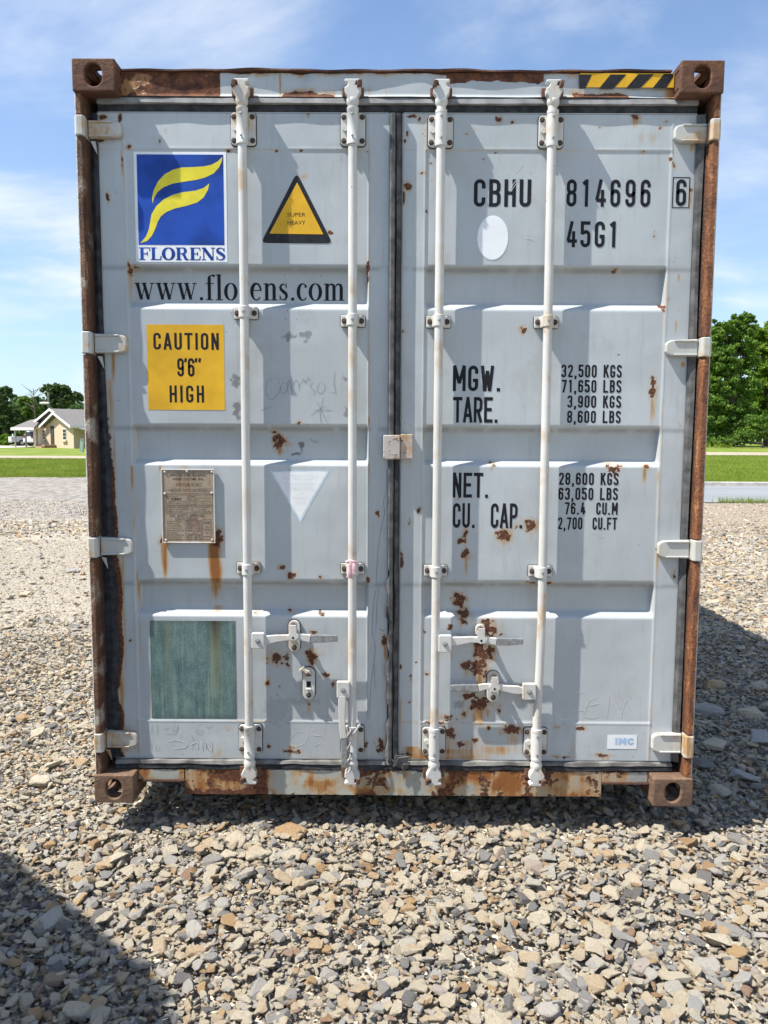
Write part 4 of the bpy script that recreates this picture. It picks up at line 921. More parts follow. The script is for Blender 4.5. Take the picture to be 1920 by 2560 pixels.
# ------------------------------------------------------------------ lettering
def arc(cx, cy, rx, ry, a0, a1, n=14):
    return [(cx+rx*math.cos(rad(a0+(a1-a0)*i/n)), cy+ry*math.sin(rad(a0+(a1-a0)*i/n))) for i in range(n+1)]
def glyphs(w, t):
    """block letters of height 1: centre-line strokes in a box 0..w"""
    a, b, o, m = t/2, w-t/2, 1-t/2, t/2; r = (b-a)/2; c = w/2; e = t/2
    G = {}
    G['O'] = G['0'] = [arc(c, 1-e-r, r, r, 0, 180)+arc(c, e+r, r, r, 180, 360)+[(b, 1-e-r)]]
    G['C'] = [[(b, .66)]+arc(c, 1-e-r, r, r, 0, 180)+arc(c, e+r, r, r, 180, 360)+[(b, .34)]]
    G['G'] = [[(b, .68)]+arc(c, 1-e-r, r, r, 0, 180)+arc(c, e+r, r, r, 180, 360)+[(b, .42)], [(c-.01, .42), (b+e*.98, .42)]]
    G['U'] = [[(a, 1)]+arc(c, e+r, r, r, 180, 360)+[(b, 1)]]
    G['H'] = [[(a, 0), (a, 1)], [(b, 0), (b, 1)], [(a, .5), (b, .5)]]
    G['I'] = [[(c, 0), (c, 1)]]; G['T'] = [[(c, 0), (c, 1)], [(-.02, 1-e), (w+.02, 1-e)]]; G['L'] = [[(a, 0), (a, 1)], [(0, e), (w, e)]]
    G['E'] = [[(a, 0), (a, 1)], [(0, e), (w, e)], [(0, 1-e), (w, 1-e)], [(0, .51), (w*.88, .51)]]
    G['F'] = [[(a, 0), (a, 1)], [(0, 1-e), (w, 1-e)], [(0, .51), (w*.88, .51)]]
    G['N'] = [[(a, 0), (a, 1)], [(b, 0), (b, 1)], [(a, 1), (b, 0)]]
    G['M'] = [[(a, 0), (a, 1)], [(b+.12, 0), (b+.12, 1)], [(a, 1), ((a+b+.12)/2, .30)], [((a+b+.12)/2, .30), (b+.12, 1)]]
    G['W'] = [[(a, 1), (a+.11, 0)], [(a+.11, 0), (c+.07, .8)], [(c+.07, .8), (b+.03, 0)], [(b+.03, 0), (b+.14, 1)]]
    G['A'] = [[(a-.03, 0), (c, 1)], [(c, 1), (b+.03, 0)], [(a+.06, .28), (b-.06, .28)]]
    G['V'] = [[(a, 1), (c, 0)], [(c, 0), (b, 1)]]; G['Y'] = [[(a, 1), (c, .45)], [(b, 1), (c, .45)], [(c, 0), (c, .45)]]
    G['K'] = [[(a, 0), (a, 1)], [(a, .36), (b+.02, 1)], [(a+.13, .53), (b+.05, 0)]]
    q = .25-e/2; rr = min(r, q)
    G['P'] = [[(a, 0), (a, 1)], [(a, 1-e), (c, 1-e)]+arc(b-rr, 1-e-rr, rr, rr, 90, 0, 8)+arc(b-rr, .46+rr, rr, rr, 0, -90, 8)+[(a, .46)]]
    G['R'] = G['P']+[[(c, .46), (b+.01, 0)]]
    G['B'] = [[(a, 0), (a, 1)], [(a, 1-e), (c, 1-e)]+arc(b-.01-rr, 1-e-rr, rr, rr, 90, 0, 8)+arc(b-.01-rr, .52+rr, rr, rr, 0, -90, 8)+[(a, .52)],
              [(c, .52)]+arc(b-rr, .52-rr, rr, rr, 90, 0, 8)+arc(b-rr, e+rr, rr, rr, 0, -90, 8)+[(a, e)]]
    G['8'] = [arc(c, 1-e-rr, r*.95, rr, -90, 270, 24), arc(c, e+(.5-e)/2+.01, r, (.5-e)/2+.02, 0, 360, 26)]
    G['8'] = [[(c, .52)]+arc(c+(r-rr)*.9, .52+rr, rr, rr, -90, 0, 6)+arc(c+(r-rr)*.9, 1-e-rr, rr, rr, 0, 90, 6)+arc(c-(r-rr)*.9, 1-e-rr, rr, rr, 90, 180, 6)+arc(c-(r-rr)*.9, .52+rr, rr, rr, 180, 270, 6)+[(c, .52)],
              [(c, .52)]+arc(b-rr, .52-rr, rr, rr, 90, 0, 6)+arc(b-rr, e+rr, rr, rr, 0, -90, 6)+arc(a+rr, e+rr, rr, rr, 270, 180, 6)+arc(a+rr, .52-rr, rr, rr, 180, 90, 6)+[(c, .52)]]
    G['6'] = [[(b, .72)]+arc(c, 1-e-r, r, r, 0, 180)+arc(c, e+r, r, r, 180, 360)+arc(c, .58-r, r, r, 0, 180)]
    G['9'] = [[(w-x, 1-y) for x, y in G['6'][0]]]
    G['5'] = [[(b+.01, 1-e), (a, 1-e), (a+.0, .56)], [(a, .53)]+[(c-.02, .60)]+arc(c, .60-r, r, r, 90, 0, 8)+arc(c, e+r, r, r, 0, -180, 14)+[(a, .26)]]
    G['5'] = [[(w*.95, 1-e), (a, 1-e)], [(a, 1), (a, .50)], [(a, .54), (c, .60)]+arc(c, .60-r, r, r, 80, 0, 8)+arc(c, e+r, r, r, 0, -180, 14)+[(a, .28)]]
    G['3'] = [[(a, .74)]+arc(c, 1-e-r, r, r, 180, 0, 14)+arc(b-rr, .52+rr, rr, rr, 0, -90, 6)+[(c-.04, .52)], [(c-.04, .52)]+arc(b-rr, .52-rr, rr, rr, 90, 0, 6)+arc(c, e+r, r, r, 0, -180, 14)+[(a, .26)]]
    G['2'] = [[(a, .72)]+arc(c, 1-e-r, r, r, 180, 0, 14)+[(b, .66), (b-.04, .54), (a+.01, .10), (a+.0, e)], [(a-.02, e), (w, e)]]
    G['S'] = [[(b, .74)]+arc(c, 1-e-r, r, r, 0, 180, 14)+[(a, .68), (a+.04, .59), (c, .52), (b-.04, .43), (b, .34)]+arc(c, e+r, r, r, 0, -180, 14)+[(a, .26)]]
    G['7'] = [[(0, 1-e), (w, 1-e)], [(b, 1-e), (c-.06, 0)]]
    G['1'] = [[(c+.04, 0), (c+.04, 1)], [(c+.03, 1-e*.9), (a+.03, .83)]]
    G['4'] = [[(b-.05, 0), (b-.05, .62)], [(c+.02, 1), (a, .24)], [(a-.02, .24), (w+.03, .24)]]
    G['.'] = [[(.02, e*.9), (.02+t*1.05, e*.9)]]; G[','] = [[(.02, e*.9), (.02+t*1.05, e*.9)], [(.02+t*.75, e), (.02+t*.3, -.15)]]
    G["'"] = [[(.05, 1), (.0, .78)]]; G['"'] = [[(.05, 1), (.0, .78)], [(.27, 1), (.22, .78)]]
    return G
def ribbon(mb, pts, t, fx, y):
    """a stroke of width t (number or per point) through fx into x,z"""
    n = len(pts); P = []; th = t if hasattr(t, '__len__') else [t]*n
    q = [Vector(p) for p in pts]
    for i in range(n):
        d1 = (q[i]-q[i-1]) if i > 0 else (q[i+1]-q[i]); d2 = (q[i+1]-q[i]) if i < n-1 else (q[i]-q[i-1])
        if d1.length < 1e-9: d1 = d2
        if d2.length < 1e-9: d2 = d1
        d1.normalize(); d2.normalize(); n1_ = Vector((-d1.y, d1.x)); n2_ = Vector((-d2.y, d2.x)); m = (n1_+n2_)
        m = n1_ if m.length < .3 else m.normalized(); k = 1/max(.5, m.dot(n1_))
        a_ = q[i]+m*th[i]/2*k; b_ = q[i]-m*th[i]/2*k
        for p in (a_, b_):
            X_, Z_ = fx(p.x, p.y); P.append((X_, y, Z_))
    mb.add(P, [(2*i, 2*i+1, 2*i+3, 2*i+2) for i in range(n-1)])
ADV = {'I': .34, '1': .86, '.': .5, ',': .5, ' ': .75, "'": .2, '"': .95, 'M': 1.32, 'W': 1.42}
def block_text(s, box, mat, parent, w=.42, t=.135, gap=.13, y=DOOR-.0008, name='lettering', adv=None):
    """box = x0, x1, z0, z1 in metres"""
    G = glyphs(w, t); X = 0; pos = []; AD = dict(ADV); AD.update(adv or {})
    for ch in s:
        f = AD.get(ch, 1); wd = {'M': w+.12, 'W': w+.14}.get(ch, (w*f if ch in "I.,'\" 1" else w))
        pos.append((ch, X - (w*(1-f)*.5 if ch in 'I' else 0) - (w*.10 if ch == '1' else 0))); X += wd+gap
    tot = X-gap; x0, x1, z0, z1 = box; sx = (x1-x0)/tot; sz = (z1-z0); mb = MB(); k = 0
    for ch, ox in pos:
        if ch == ' ': continue
        for st in G[ch]:
            ribbon(mb, st, t, lambda px, pz, ox=ox: (x0+(px+ox)*sx, z0+pz*sz), y-.00006*(k % 5)); k += 1
    return mb.build(name, mat, parent)
def zbox(k, x0, x1, y0, y1, d=DOOR):
    a_ = zp(k, x0, (y0+y1)/2, d); b_ = zp(k, x1, (y0+y1)/2, d); c_ = zp(k, (x0+x1)/2, y0, d); d_ = zp(k, (x0+x1)/2, y1, d); return (a_[0], b_[0], d_[1], c_[1])
SURF = DOOR-.0001
def fonttext(s, box, mat, parent, y, name='lettering', bold=0.0):
    cu_ = bpy.data.curves.new('text', 'FONT'); cu_.body = s; cu_.resolution_u = 3; cu_.offset = bold; ob = bpy.data.objects.new('text', cu_); scene.collection.objects.link(ob)
    dg = bpy.context.evaluated_depsgraph_get(); me = bpy.data.meshes.new_from_object(ob.evaluated_get(dg)); bpy.data.objects.remove(ob)
    co = np.zeros(len(me.vertices)*3); me.vertices.foreach_get('co', co); co = co.reshape(-1, 3); mn, mx = co.min(0), co.max(0); x0, x1, z0, z1 = box
    new = np.stack([x0+(co[:, 0]-mn[0])/(mx[0]-mn[0])*(x1-x0), np.full(len(co), y), z0+(co[:, 1]-mn[1])/(mx[1]-mn[1])*(z1-z0)], 1)
    me.vertices.foreach_set('co', new.ravel()); me.materials.append(mat); o = bpy.data.objects.new(name, me); return link(o, parent)
TY = DOOR-.0022+.0025   # panel faces sit 2.5 mm behind the stiles
TY = DOOR+.0017
for (s, k, x0, x1, y0, y1, kw) in [
    ('CBHU', 2, 433, 697, 641, 768, {}), ('814696', 2, 861, 1247, 642, 768, dict(gap=.22)), ('45G1', 2, 860, 1095, 835, 955, dict(gap=.18)),
    ('MGW.', 4, 336, 560, 302, 420, dict(gap=.10)), ('TARE.', 4, 338, 547, 447, 565, dict(gap=.08)), ('NET.', 4, 336, 503, 796, 911, dict(gap=.10)), ('CU. CAP.', 4, 336, 660, 937, 1051, dict(gap=.10, adv={' ': 1.5})),
    ('32,500 KGS', 4, 836, 1115, 298, 357, dict(t=.155)), ('71,650 LBS', 4, 838, 1113, 368, 427, dict(t=.155)), ('3,900 KGS', 4, 864, 1112, 440, 497, dict(t=.155)), ('8,600 LBS', 4, 863, 1110, 510, 567, dict(t=.155)),
    ('28,600 KGS', 4, 825, 1100, 796, 853, dict(t=.155)), ('63,050 LBS', 4, 823, 1097, 865, 922, dict(t=.155)), ('76.4  CU.M', 4, 853, 1096, 933, 989, dict(t=.155)), ('2,700  CU.FT', 4, 821, 1092, 1002, 1058, dict(t=.155, gap=.12))]:
    block_text(s, zbox(k, x0, x1, y0, y1), M_black, CT, y=TY, **kw)
b6 = zbox(2, 1347, 1427, 632, 775)
TYS = DOOR-.0008
o6 = block_text('6', zbox(2, 1364, 1411, 642, 765), M_black, CT, y=TYS)
mb = MB(); x0, x1, z0, z1 = b6; t = .0034
for (a_, b_, c_, d_) in ((x0, x1, z0, z0+t), (x0, x1, z1-t, z1), (x0, x0+t, z0+t, z1-t), (x1-t, x1, z0+t, z1-t)): mb.add([(a_, TYS, c_), (b_, TYS, c_), (b_, TYS, d_), (a_, TYS, d_)], [(0, 1, 2, 3)])
mb.build('number_box', M_black, CT)

def decal(name, pts, mat, parent, y, th=.0006):
    return MB().prism(pts, y, y+th).build(name, mat, parent)
def zpts(k, L, d=DOOR): return [zp(k, x, y, d) for x, y in L]
def rectz(k, x0, x1, y0, y1):
    a_, b_, c_, d_ = zbox(k, x0, x1, y0, y1); return [(a_, c_), (b_, c_), (b_, d_), (a_, d_)]
# -- florens sticker
S0 = DOOR+.0024
st = decal('logo_sticker', rectz(1, 365, 813, 545, 1083), M_white, CT, S0-.0008)
xx0, xx1, zb0, zb1 = zbox(1, 378, 799, 558, 1000)
decal('blue_field', [(xx0, zb0), (xx1, zb0), (xx1, zb1), (xx0, zb1)], M_blue, st, S0-.0013, .0004)
top_sw = [(792,570),(770,592),(740,608),(700,617),(640,620),(590,622),(550,633),(510,655),(478,690),(458,730),(449,765),(451,798),(458,770),(475,742),(505,718),(550,700),(610,690),(665,682),(710,670),(750,650),(775,622),(788,595)]
bot_sw = [(728,700),(700,722),(660,735),(600,742),(550,755),(505,778),(470,810),(446,850),(440,885),(433,925),(418,960),(392,991),(425,980),(448,955),(465,920),(475,890),(492,860),(520,838),(560,822),(620,808),(670,792),(700,768),(722,730)]
for sw in (top_sw, bot_sw): decal('swoosh', zpts(1, sw), M_yel, st, S0-.0017, .0003)

# -- serif letters: strokes with their own thicknesses; s = slab, t = thick, h = hair
def serif_caps():
    T, h, sr = .23, .075, .075
    G = {}
    def slab(x0, x1, y): return ([(x0, y), (x1, y)], sr)
    G['F'] = (.80, [([(.20, 0), (.20, 1)], T), slab(0, .44, sr/2), slab(0, .76, 1-sr/2), ([(.74, 1), (.78, .70)], .07), ([(.3, .50), (.56, .50)], h), ([(.58, .36), (.58, .66)], .07)])
    G['L'] = (.78, [([(.20, 0), (.20, 1)], T), slab(0, .42, 1-sr/2), slab(0, .74, sr/2), ([(.70, 0), (.76, .34)], .08)])
    el = arc(.48, .5, .36, .46, 90, 450, 32)
    G['O'] = (.98, [(el, [h+.18*abs(math.cos(rad(90+360*i/32)))**1.3 for i in range(33)])])
    G['R'] = (.98, [([(.20, 0), (.20, 1)], T), slab(0, .42, sr/2), slab(0, .5, 1-sr/2), ([(.45, .97)]+arc(.50, .74, .20, .225, 90, -90, 12)+[(.3, .515)], [h]+[h+.14*math.sin(math.pi*i/12) for i in range(13)]+[h]), ([(.46, .50), (.60, .40), (.72, .10), (.80, .045), (.95, .06)], [.1, .2, .2, .12, .06])])
    G['E'] = (.82, [([(.20, 0), (.20, 1)], T), slab(0, .74, sr/2), slab(0, .74, 1-sr/2), ([(.72, 1), (.75, .72)], .07), ([(.70, 0), (.77, .32)], .08), ([(.3, .50), (.54, .50)], h), ([(.56, .37), (.56, .65)], .07)])
    G['N'] = (1.0, [([(.16, .02), (.16, .98)], h), slab(0, .32, sr/2), slab(0, .25, 1-sr/2), ([(.17, .97), (.80, .03)], .24), ([(.83, .0), (.83, .98)], h), slab(.68, .99, 1-sr/2)])
    G['S'] = (.72, [([(.60, .70), (.56, .86), (.44, .95), (.34, .965), (.22, .95), (.13, .86), (.12, .76), (.18, .65), (.34, .55), (.50, .44), (.60, .33), (.59, .18), (.50, .07), (.34, .035), (.22, .05), (.12, .16), (.08, .32)],
                     [.05, .06, .07, .08, .11, .15, .19, .23, .25, .24, .20, .15, .11, .08, .07, .06, .05]), ([(.61, .67), (.61, .99)], .06), ([(.08, .01), (.08, .34)], .06)])
    return G
def serif_low():
    T, h, sr = .125, .035, .035; xh = .66; G = {}
    def slab(x0, x1, y): return ([(x0, y), (x1, y)], sr)
    G['w'] = (.80, [([(.11, xh), (.27, .02)], T*.95), ([(.27, .02), (.42, xh*.96)], h), ([(.37, xh), (.54, .02)], T*.95), ([(.54, .02), (.70, xh)], h), slab(.0, .22, xh-sr/2), slab(.28, .48, xh-sr/2), slab(.60, .78, xh-sr/2)])
    G['.'] = (.26, [([(.07, .055), (.19, .055)], .115)])
    G['f'] = (.36, [([(.16, 0), (.16, .80)]+arc(.27, .84, .11, .12, 165, 60, 8)+[(.37, .915)], [T]*2+[T*.9, T*.8, T*.6, .05, .04, .04, .05, .07, .09]+[.10]), slab(.03, .31, sr/2), slab(.02, .34, xh-sr/2)])
    G['l'] = (.33, [([(.16, 0), (.16, 1)], T), slab(.02, .31, sr/2), ([(.03, .965), (.16, .98)], sr)])
    el = arc(.26, xh/2, .195, xh/2-.01, 90, 450, 28)
    G['o'] = (.54, [(el, [h+.10*abs(math.cos(rad(90+360*i/28)))**1.4 for i in range(29)])])
    G['r'] = (.42, [([(.15, 0), (.15, xh)], T), slab(.02, .30, sr/2), ([(.02, xh-.03), (.15, xh-.01)], sr), ([(.19, xh-.20), (.25, xh-.07), (.32, xh-.02), (.38, xh-.05)], [.03, .05, .07, .11])])
    G['e'] = (.48, [([(.08, .385), (.42, .385)], h), (arc(.25, xh/2+.0, .175, xh/2-.015, 8, 320, 26), [.05+.085*max(0, math.sin(rad((8+312*i/26)-70)))**1.2 if i > 6 else .07 for i in range(27)])])
    G['n'] = (.58, [([(.15, 0), (.15, xh)], T), slab(.02, .28, sr/2), ([(.02, xh-.03), (.15, xh-.01)], sr), ([(.19, xh-.14), (.26, xh-.04), (.34, xh-.025), (.41, xh-.07), (.435, xh-.16), (.435, 0)], [.03, .05, .07, .10, T, T]), slab(.31, .56, sr/2)])
    G['m'] = (.88, [([(.15, 0), (.15, xh)], T), slab(.02, .27, sr/2), ([(.02, xh-.03), (.15, xh-.01)], sr), ([(.19, xh-.14), (.25, xh-.04), (.33, xh-.025), (.40, xh-.07), (.42, xh-.16), (.42, 0)], [.03, .05, .07, .10, T, T]), slab(.31, .53, sr/2),
                    ([(.47, xh-.14), (.53, xh-.04), (.61, xh-.025), (.68, xh-.07), (.70, xh-.16), (.70, 0)], [.03, .05, .07, .10, T, T]), slab(.59, .83, sr/2)])
    G['s'] = (.40, [([(.31, .46), (.28, .58), (.20, xh-.02), (.12, .60), (.075, .51), (.11, .42), (.20, .34), (.29, .26), (.32, .17), (.28, .06), (.18, .02), (.10, .06), (.06, .20)], [.025, .03, .04, .07, .09, .11, .13, .12, .10, .07, .04, .03, .025]), ([(.06, .0), (.06, .2)], .025), ([(.31, .46), (.31, xh)], .025)])
    G['c'] = (.45, [([(.36, .50)]+arc(.245, xh/2, .17, xh/2-.015, 50, 320, 24), [.10, .08]+[.045+.09*max(0, math.sin(rad((50+270*i/24)-90)))**1.2 for i in range(1, 25)]+[])])
    return G
def serif_text(s, G, box, mat, parent, y, gap=.03, name='lettering'):
    X = 0; pos = []
    for ch in s: pos.append((ch, X)); X += G[ch][0]+gap
    X -= gap; x0, x1, z0, z1 = box; sx = (x1-x0)/X; mb = MB(); k = 0
    for ch, ox in pos:
        for st_, th in G[ch][1]:
            ribbon(mb, st_, th if not hasattr(th, '__len__') else list(th)[:len(st_)]+[th[-1]]*(len(st_)-len(th)), lambda px, pz, ox=ox: (x0+(px+ox)*sx, z0+pz*(z1-z0)), y-.00005*(k % 6)); k += 1
    return mb.build(name, mat, parent)
serif_text('FLORENS', serif_caps(), zbox(1, 386, 808, 1012, 1074), M_blue, st, S0-.0012, gap=.03)
RECY = DOOR+.037
def zboxd(k, x0, x1, y0, y1, d): return zbox(k, x0, x1, y0, y1, d)
serif_text('www.florens.com', serif_low(), zboxd(1, 362, 1395, 1143, 1270, RECY), M_black, CT, RECY+.0018, gap=.02)
# -- super heavy triangle
def roundpoly(P, r, n=5):
    out = []; m = len(P)
    for i in range(m):
        a_, b_, c_ = Vector(P[i-1]), Vector(P[i]), Vector(P[(i+1) % m]); d1 = (a_-b_).normalized(); d2 = (c_-b_).normalized()
        h = math.acos(max(-1, min(1, d1.dot(d2))))/2; L = r/math.tan(h); p1 = b_+d1*L; p2 = b_+d2*L
        for k in range(n+1):
            t_ = k/n; out.append(tuple((1-t_)**2*p1+2*t_*(1-t_)*b_+t_**2*p2))
    return out
tr = decal('warning_triangle', roundpoly(zpts(1, [(1155, 645), (980, 990), (1330, 992)]), .014), M_blackfade, CT, S0-.0008)
decal('amber_field', roundpoly(zpts(1, [(1157, 694), (1022, 944), (1285, 948)]), .002), M_amber, tr, S0-.0013, .0004)
M_brown = flat('dark_brown_print', (.05, .035, .02), .5, .2, 30)
fonttext('SUPER', zbox(1, 1109, 1198, 842, 861), M_brown, tr, S0-.0016); fonttext('HEAVY', zbox(1, 1110, 1197, 881, 901), M_brown, tr, S0-.0016)
# -- caution
ca = decal('caution_sign', rectz(3, 381, 770, 124, 556), M_amber, CT, S0-.0008)
block_text('CAUTION', zbox(3, 411, 742, 166, 251), M_black, ca, y=S0-.0011, t=.135, gap=.17); block_text('9\'6"', zbox(3, 532, 657, 294, 387), M_black, ca, y=S0-.0011, gap=.08, w=.40, t=.14); block_text('HIGH', zbox(3, 493, 667, 432, 518), M_black, ca, y=S0-.0011, gap=.20)
# -- stripes
sy = .0625
sb = decal('hazard_stripe_sticker', rectz(2, 918, 1350, 160, 225), M_amber, CT, sy, .0012)
bx_ = lambda L: [(a_, b_) for a_, b_ in zpts(2, L, .0625)]
for L in ([(918,160),(976,160),(945,225),(918,225)], [(1062,159),(1135,159),(1075,225),(1008,225)], [(1190,158),(1262,158),(1198,223),(1133,223)], [(1308,157),(1350,157),(1350,172),(1318,222),(1255,223)]):
    decal('black_stripe', bx_(L), M_blackfade, sb, sy-.0008, .0006)
# -- oval
x0, x1, z0, z1 = zbox(2, 448, 592, 808, 1014)
ov = decal('oval_sticker', [((x0+x1)/2+(x1-x0)/2*math.cos(rad(a_)), (z0+z1)/2+(z1-z0)/2*math.sin(rad(a_))) for a_ in range(0, 360, 9)], M_oval, CT, S0-.0008)
decal('oval_face', [((x0+x1)/2+(x1-x0)/2*.965*math.cos(rad(a_)), (z0+z1)/2+(z1-z0)/2*.97*math.sin(rad(a_))) for a_ in range(0, 360, 9)], M_white, ov, S0-.0012, .0003)
# -- faded attention triangle
M_att = flat('faded_white_vinyl', (.78, .79, .79), .5, .04, 20); M_attb = flat('faded_blue_edge', (.55, .66, .74), .5, .15, 30); M_attp = flat('faded_print', (.70, .72, .74), .6, .08, 60)
at_ = decal('attention_triangle', zpts(3, [(1000, 865), (1155, 1125), (1303, 865)]), M_attb, CT, S0-.0006)
decal('triangle_face', zpts(3, [(1014, 871), (1154, 1108), (1290, 871)]), M_att, at_, S0-.0010, .0003)
for s, b in (('ATTENTION', (1068, 1240, 884, 910)), ('THIS CONTAINER', (1080, 1224, 924, 940)), ('HAS BEEN TREATED', (1086, 1228, 948, 963)), ('AND', (1138, 1172, 972, 986)), ('SEALED', (1116, 1194, 995, 1009)), ('WOOD', (1128, 1182, 1018, 1034))):
    fonttext(s, zbox(3, *b), M_attp, at_, S0-.0012)
# -- teal faded rectangle with its own stains
def m_teal():
    m, nt, b = newmat('faded_teal_film'); N = NT(nt); n = N.noise(14, detail=6, rough=.7); s_ = N.noise(11, detail=6, stretch=(3.5, 3.5, .28), rough=.6); f = N.noise(170, detail=3)
    c = N.mix(N.step(n, .3, .7), (.055, .108, .108), (.125, .200, .195)); c = N.mix(N.step(s_, .48, .64, 0, .7), c, (.20, .26, .20)); c = N.mix(N.step(s_, .44, .34, 0, .7), c, (.025, .075, .08)); c = N.mix(N.step(f, .5, .72, 0, .5), c, (.26, .40, .40))
    a_ = N.n('ShaderNodeAttribute', attribute_name='wear', attribute_type='GEOMETRY'); sp = N.n('ShaderNodeSeparateColor'); N.l(a_.outputs['Color'], sp.inputs[0])
    c = N.mix(sp.outputs[1], c, (.16, .15, .06)); c = N.mix(sp.outputs[0], c, (.03, .025, .02))
    N.l(c, b.inputs['Base Color']); b.inputs['Roughness'].default_value = .55; return m
x0, x1, z0, z1 = zbox(5, 345, 761, 297, 774); tw_ = (zp(5, 655, 0)[0], zp(5, 410, 0)[0])
def tealw(X, Zg):
    t = (z1-Zg)/(z1-z0); n = vnoise(X, Zg*.15, 81, 30, 4)
    G_ = .75*np.exp(-((X-tw_[0]-.01*t)/.022)**2)*sm(1.1, .1, t)*(.5+n)+.45*np.exp(-((X-tw_[1])/.016)**2)*sm(1, .2, t)*(.4+n)
    R_2 = .95*np.exp(-((X-tw_[0])/(.026-.016*np.clip(t*2, 0, 1)))**2)*sm(.34, .0, t)*(.6+.6*n)+.35*sm(.05, 0, t)*n
    e_ = np.minimum(np.minimum(X-x0, x1-X), np.minimum(Zg-z0, z1-Zg)); R_2 = np.maximum(R_2, .35*sm(.03, 0, e_)*(.3+n))
    return np.clip(R_2, 0, 1), np.clip(G_, 0, 1), np.zeros_like(X)
sheet('teal_film', np.linspace(x0, x1, 70), np.linspace(z0, z1, 80), lambda X, Zg: 0*X, tealw, m_teal(), S0-.0010, CT)
# -- small maker label
M_lblue = flat('pale_blue_print', (.35, .50, .68), .5, .1, 30)
mk = decal('maker_label', rectz(6, 1047, 1183, 806, 870), M_white, CT, DOOR-.0012); block_text('IMC', zbox(6, 1084, 1170, 820, 852), M_lblue, mk, w=.7, t=.26, gap=.12, y=DOOR-.0016); fonttext('Brno', zbox(6, 1090, 1122, 856, 864), M_lblue, mk, S0-.001) if False else None

# -- approval plate
M_plate = None
def m_plate():
    m, nt, b = newmat('dirty_brass_plate'); N = NT(nt); n = N.noise(18, detail=7, rough=.7); s_ = N.noise(20, detail=5, stretch=(3, 3, .4)); f = N.noise(260, detail=2)
    c = N.mix(N.step(n, .3, .7), (.27, .205, .145), (.38, .305, .225)); c = N.mix(N.step(s_, .52, .70, 0, .7), c, (.27, .13, .045)); c = N.mix(N.step(f, .45, .65, 0, .35), c, (.17, .14, .11))
    N.l(c, b.inputs['Base Color']); b.inputs['Roughness'].default_value = .6; return m
px0, px1, pz0, pz1 = zbox(11, 265, 1185, 185, 1478, .066)
pl = MB().box(px0, px1, .068, .0705, pz0, pz1).build('approval_plate', m_plate(), CT)
fr = MB(); t = .0048
for (a_, b_, c_, d_) in ((px0-t, px1+t, pz1, pz1+t), (px0-t, px1+t, pz0-t, pz0), (px0-t, px0, pz0, pz1), (px1, px1+t, pz0, pz1)): fr.box(a_, b_, .0645, .074, c_, d_)
fr.build('plate_frame', M_hard, pl, bevel=.0018)
for (x, y) in ((300, 215), (1150, 215), (300, 605), (1148, 595), (322, 1445), (1155, 1445), (700, 205)):
    a_, b_ = zp(11, x, y, .066); MB().lathe([(.0052, 0), (.0046, -.003), (.0022, -.0048), (.0002, -.005)], (a_, .068, b_), 'y', 10).build('screw', M_hard, pl, smooth=True)
M_print = flat('plate_print', (.06, .05, .045), .6, .2, 60)
def pt(s, x0, x1, y0, y1, d=.0676, bold=0): fonttext(s, zbox(11, x0, x1, y0, y1, .066), M_print, pl, d, bold=bold)
pt('APPROVED  FOR  TRANSPORT', 375, 1060, 255, 297, bold=.01); pt('UNDER  CUSTOMS  SEAL', 440, 1005, 322, 364, bold=.01)
pt('CHN / CC B02 / 47 / 2006', 520, 925, 428, 460); pt('TYPE', 330, 400, 532, 556); pt('BC-41194A', 425, 580, 532, 556); pt('MANUFACTURERS NO', 615, 885, 518, 540); pt('OF THE CONTAINER', 625, 865, 550, 572); pt('SNC 502 4', 910, 1075, 530, 556)
pt('MANUFACTURED BY', 325, 545, 655, 672); pt('CIMC', 412, 598, 685, 728, bold=.04); pt('SHENZHEN CIMC-SOUTH CONTAINER', 365, 690, 742, 758); pt('MANUFACTURING CO LTD', 330, 690, 772, 790)
for q, s in enumerate(('TIMBER', 'Timber component treatment', 'IM / 2006', 'Infestations larvae being with', 'C. P. Oleum Gelesom', 'Year 2006')): pt(s, 750, [860, 1125, 890, 1135, 1045, 880][q], 650+q*28, 668+q*28)
for q, s in enumerate(('STEEL CORTEN MODIFICATION', 'BY CHINA CLASSIFICATION SOC', 'APPROVED TYPE 2006')): pt(s, 330, [720, 740, 625][q], 848+q*33, 868+q*33)
for q, s in enumerate(('OWNERS EQUIPMENT', 'DOCUMENT', 'NO CHECK IN ANY WAY')): pt(s, [840, 905, 835][q], [1110, 1055, 1130][q], 848+q*33, 868+q*33)
pt('CSC  SAFETY  APPROVAL', 390, 1015, 982, 1024, bold=.01); pt('CN/CCS  SZ0721/06', 510, 880, 1046, 1074)
for q, s in enumerate(('DATE MANUFACTURED', 'IDENTIFICATION NO', 'MAXIMUM GROSS WEIGHT', 'ALLOW STACK WT 1.8G', 'RACKING TEST LOAD VALUE', 'END WALL STR', 'RACKING TEST LOAD VALUE', 'ALLOW STACK WT ONE', 'END WALL STRENGTH')): pt(s, 335, [600, 560, 610, 600, 650, 515, 650, 610, 620][q], 1098+q*40.5, 1120+q*40.5)
for q, s in enumerate(('ACEP', 'CN', 'CCS/06', '2007', 'FLORENS')): pt(s, [1005, 1040, 1005, 1035, 1000][q], [1115, 1085, 1118, 1090, 1128][q], [1110, 1190, 1242, 1308, 1368][q], [1150, 1220, 1268, 1334, 1396][q], bold=.01 if q == 0 else 0)
for q, (s, s2) in enumerate((('05', '2007'), ('CBHU', '814696'), ('32500', '71650'), ('KGS', 'LBS'), ('192000', '423280'), ('', ''), ('15240', '33600'), ('0.4', 'P'), ('0.6', 'P'))):
    if s: pt(s, 700, 800, 1098+q*40, 1122+q*40); pt(s2, 850, 945, 1098+q*40, 1122+q*40)
ln = MB()
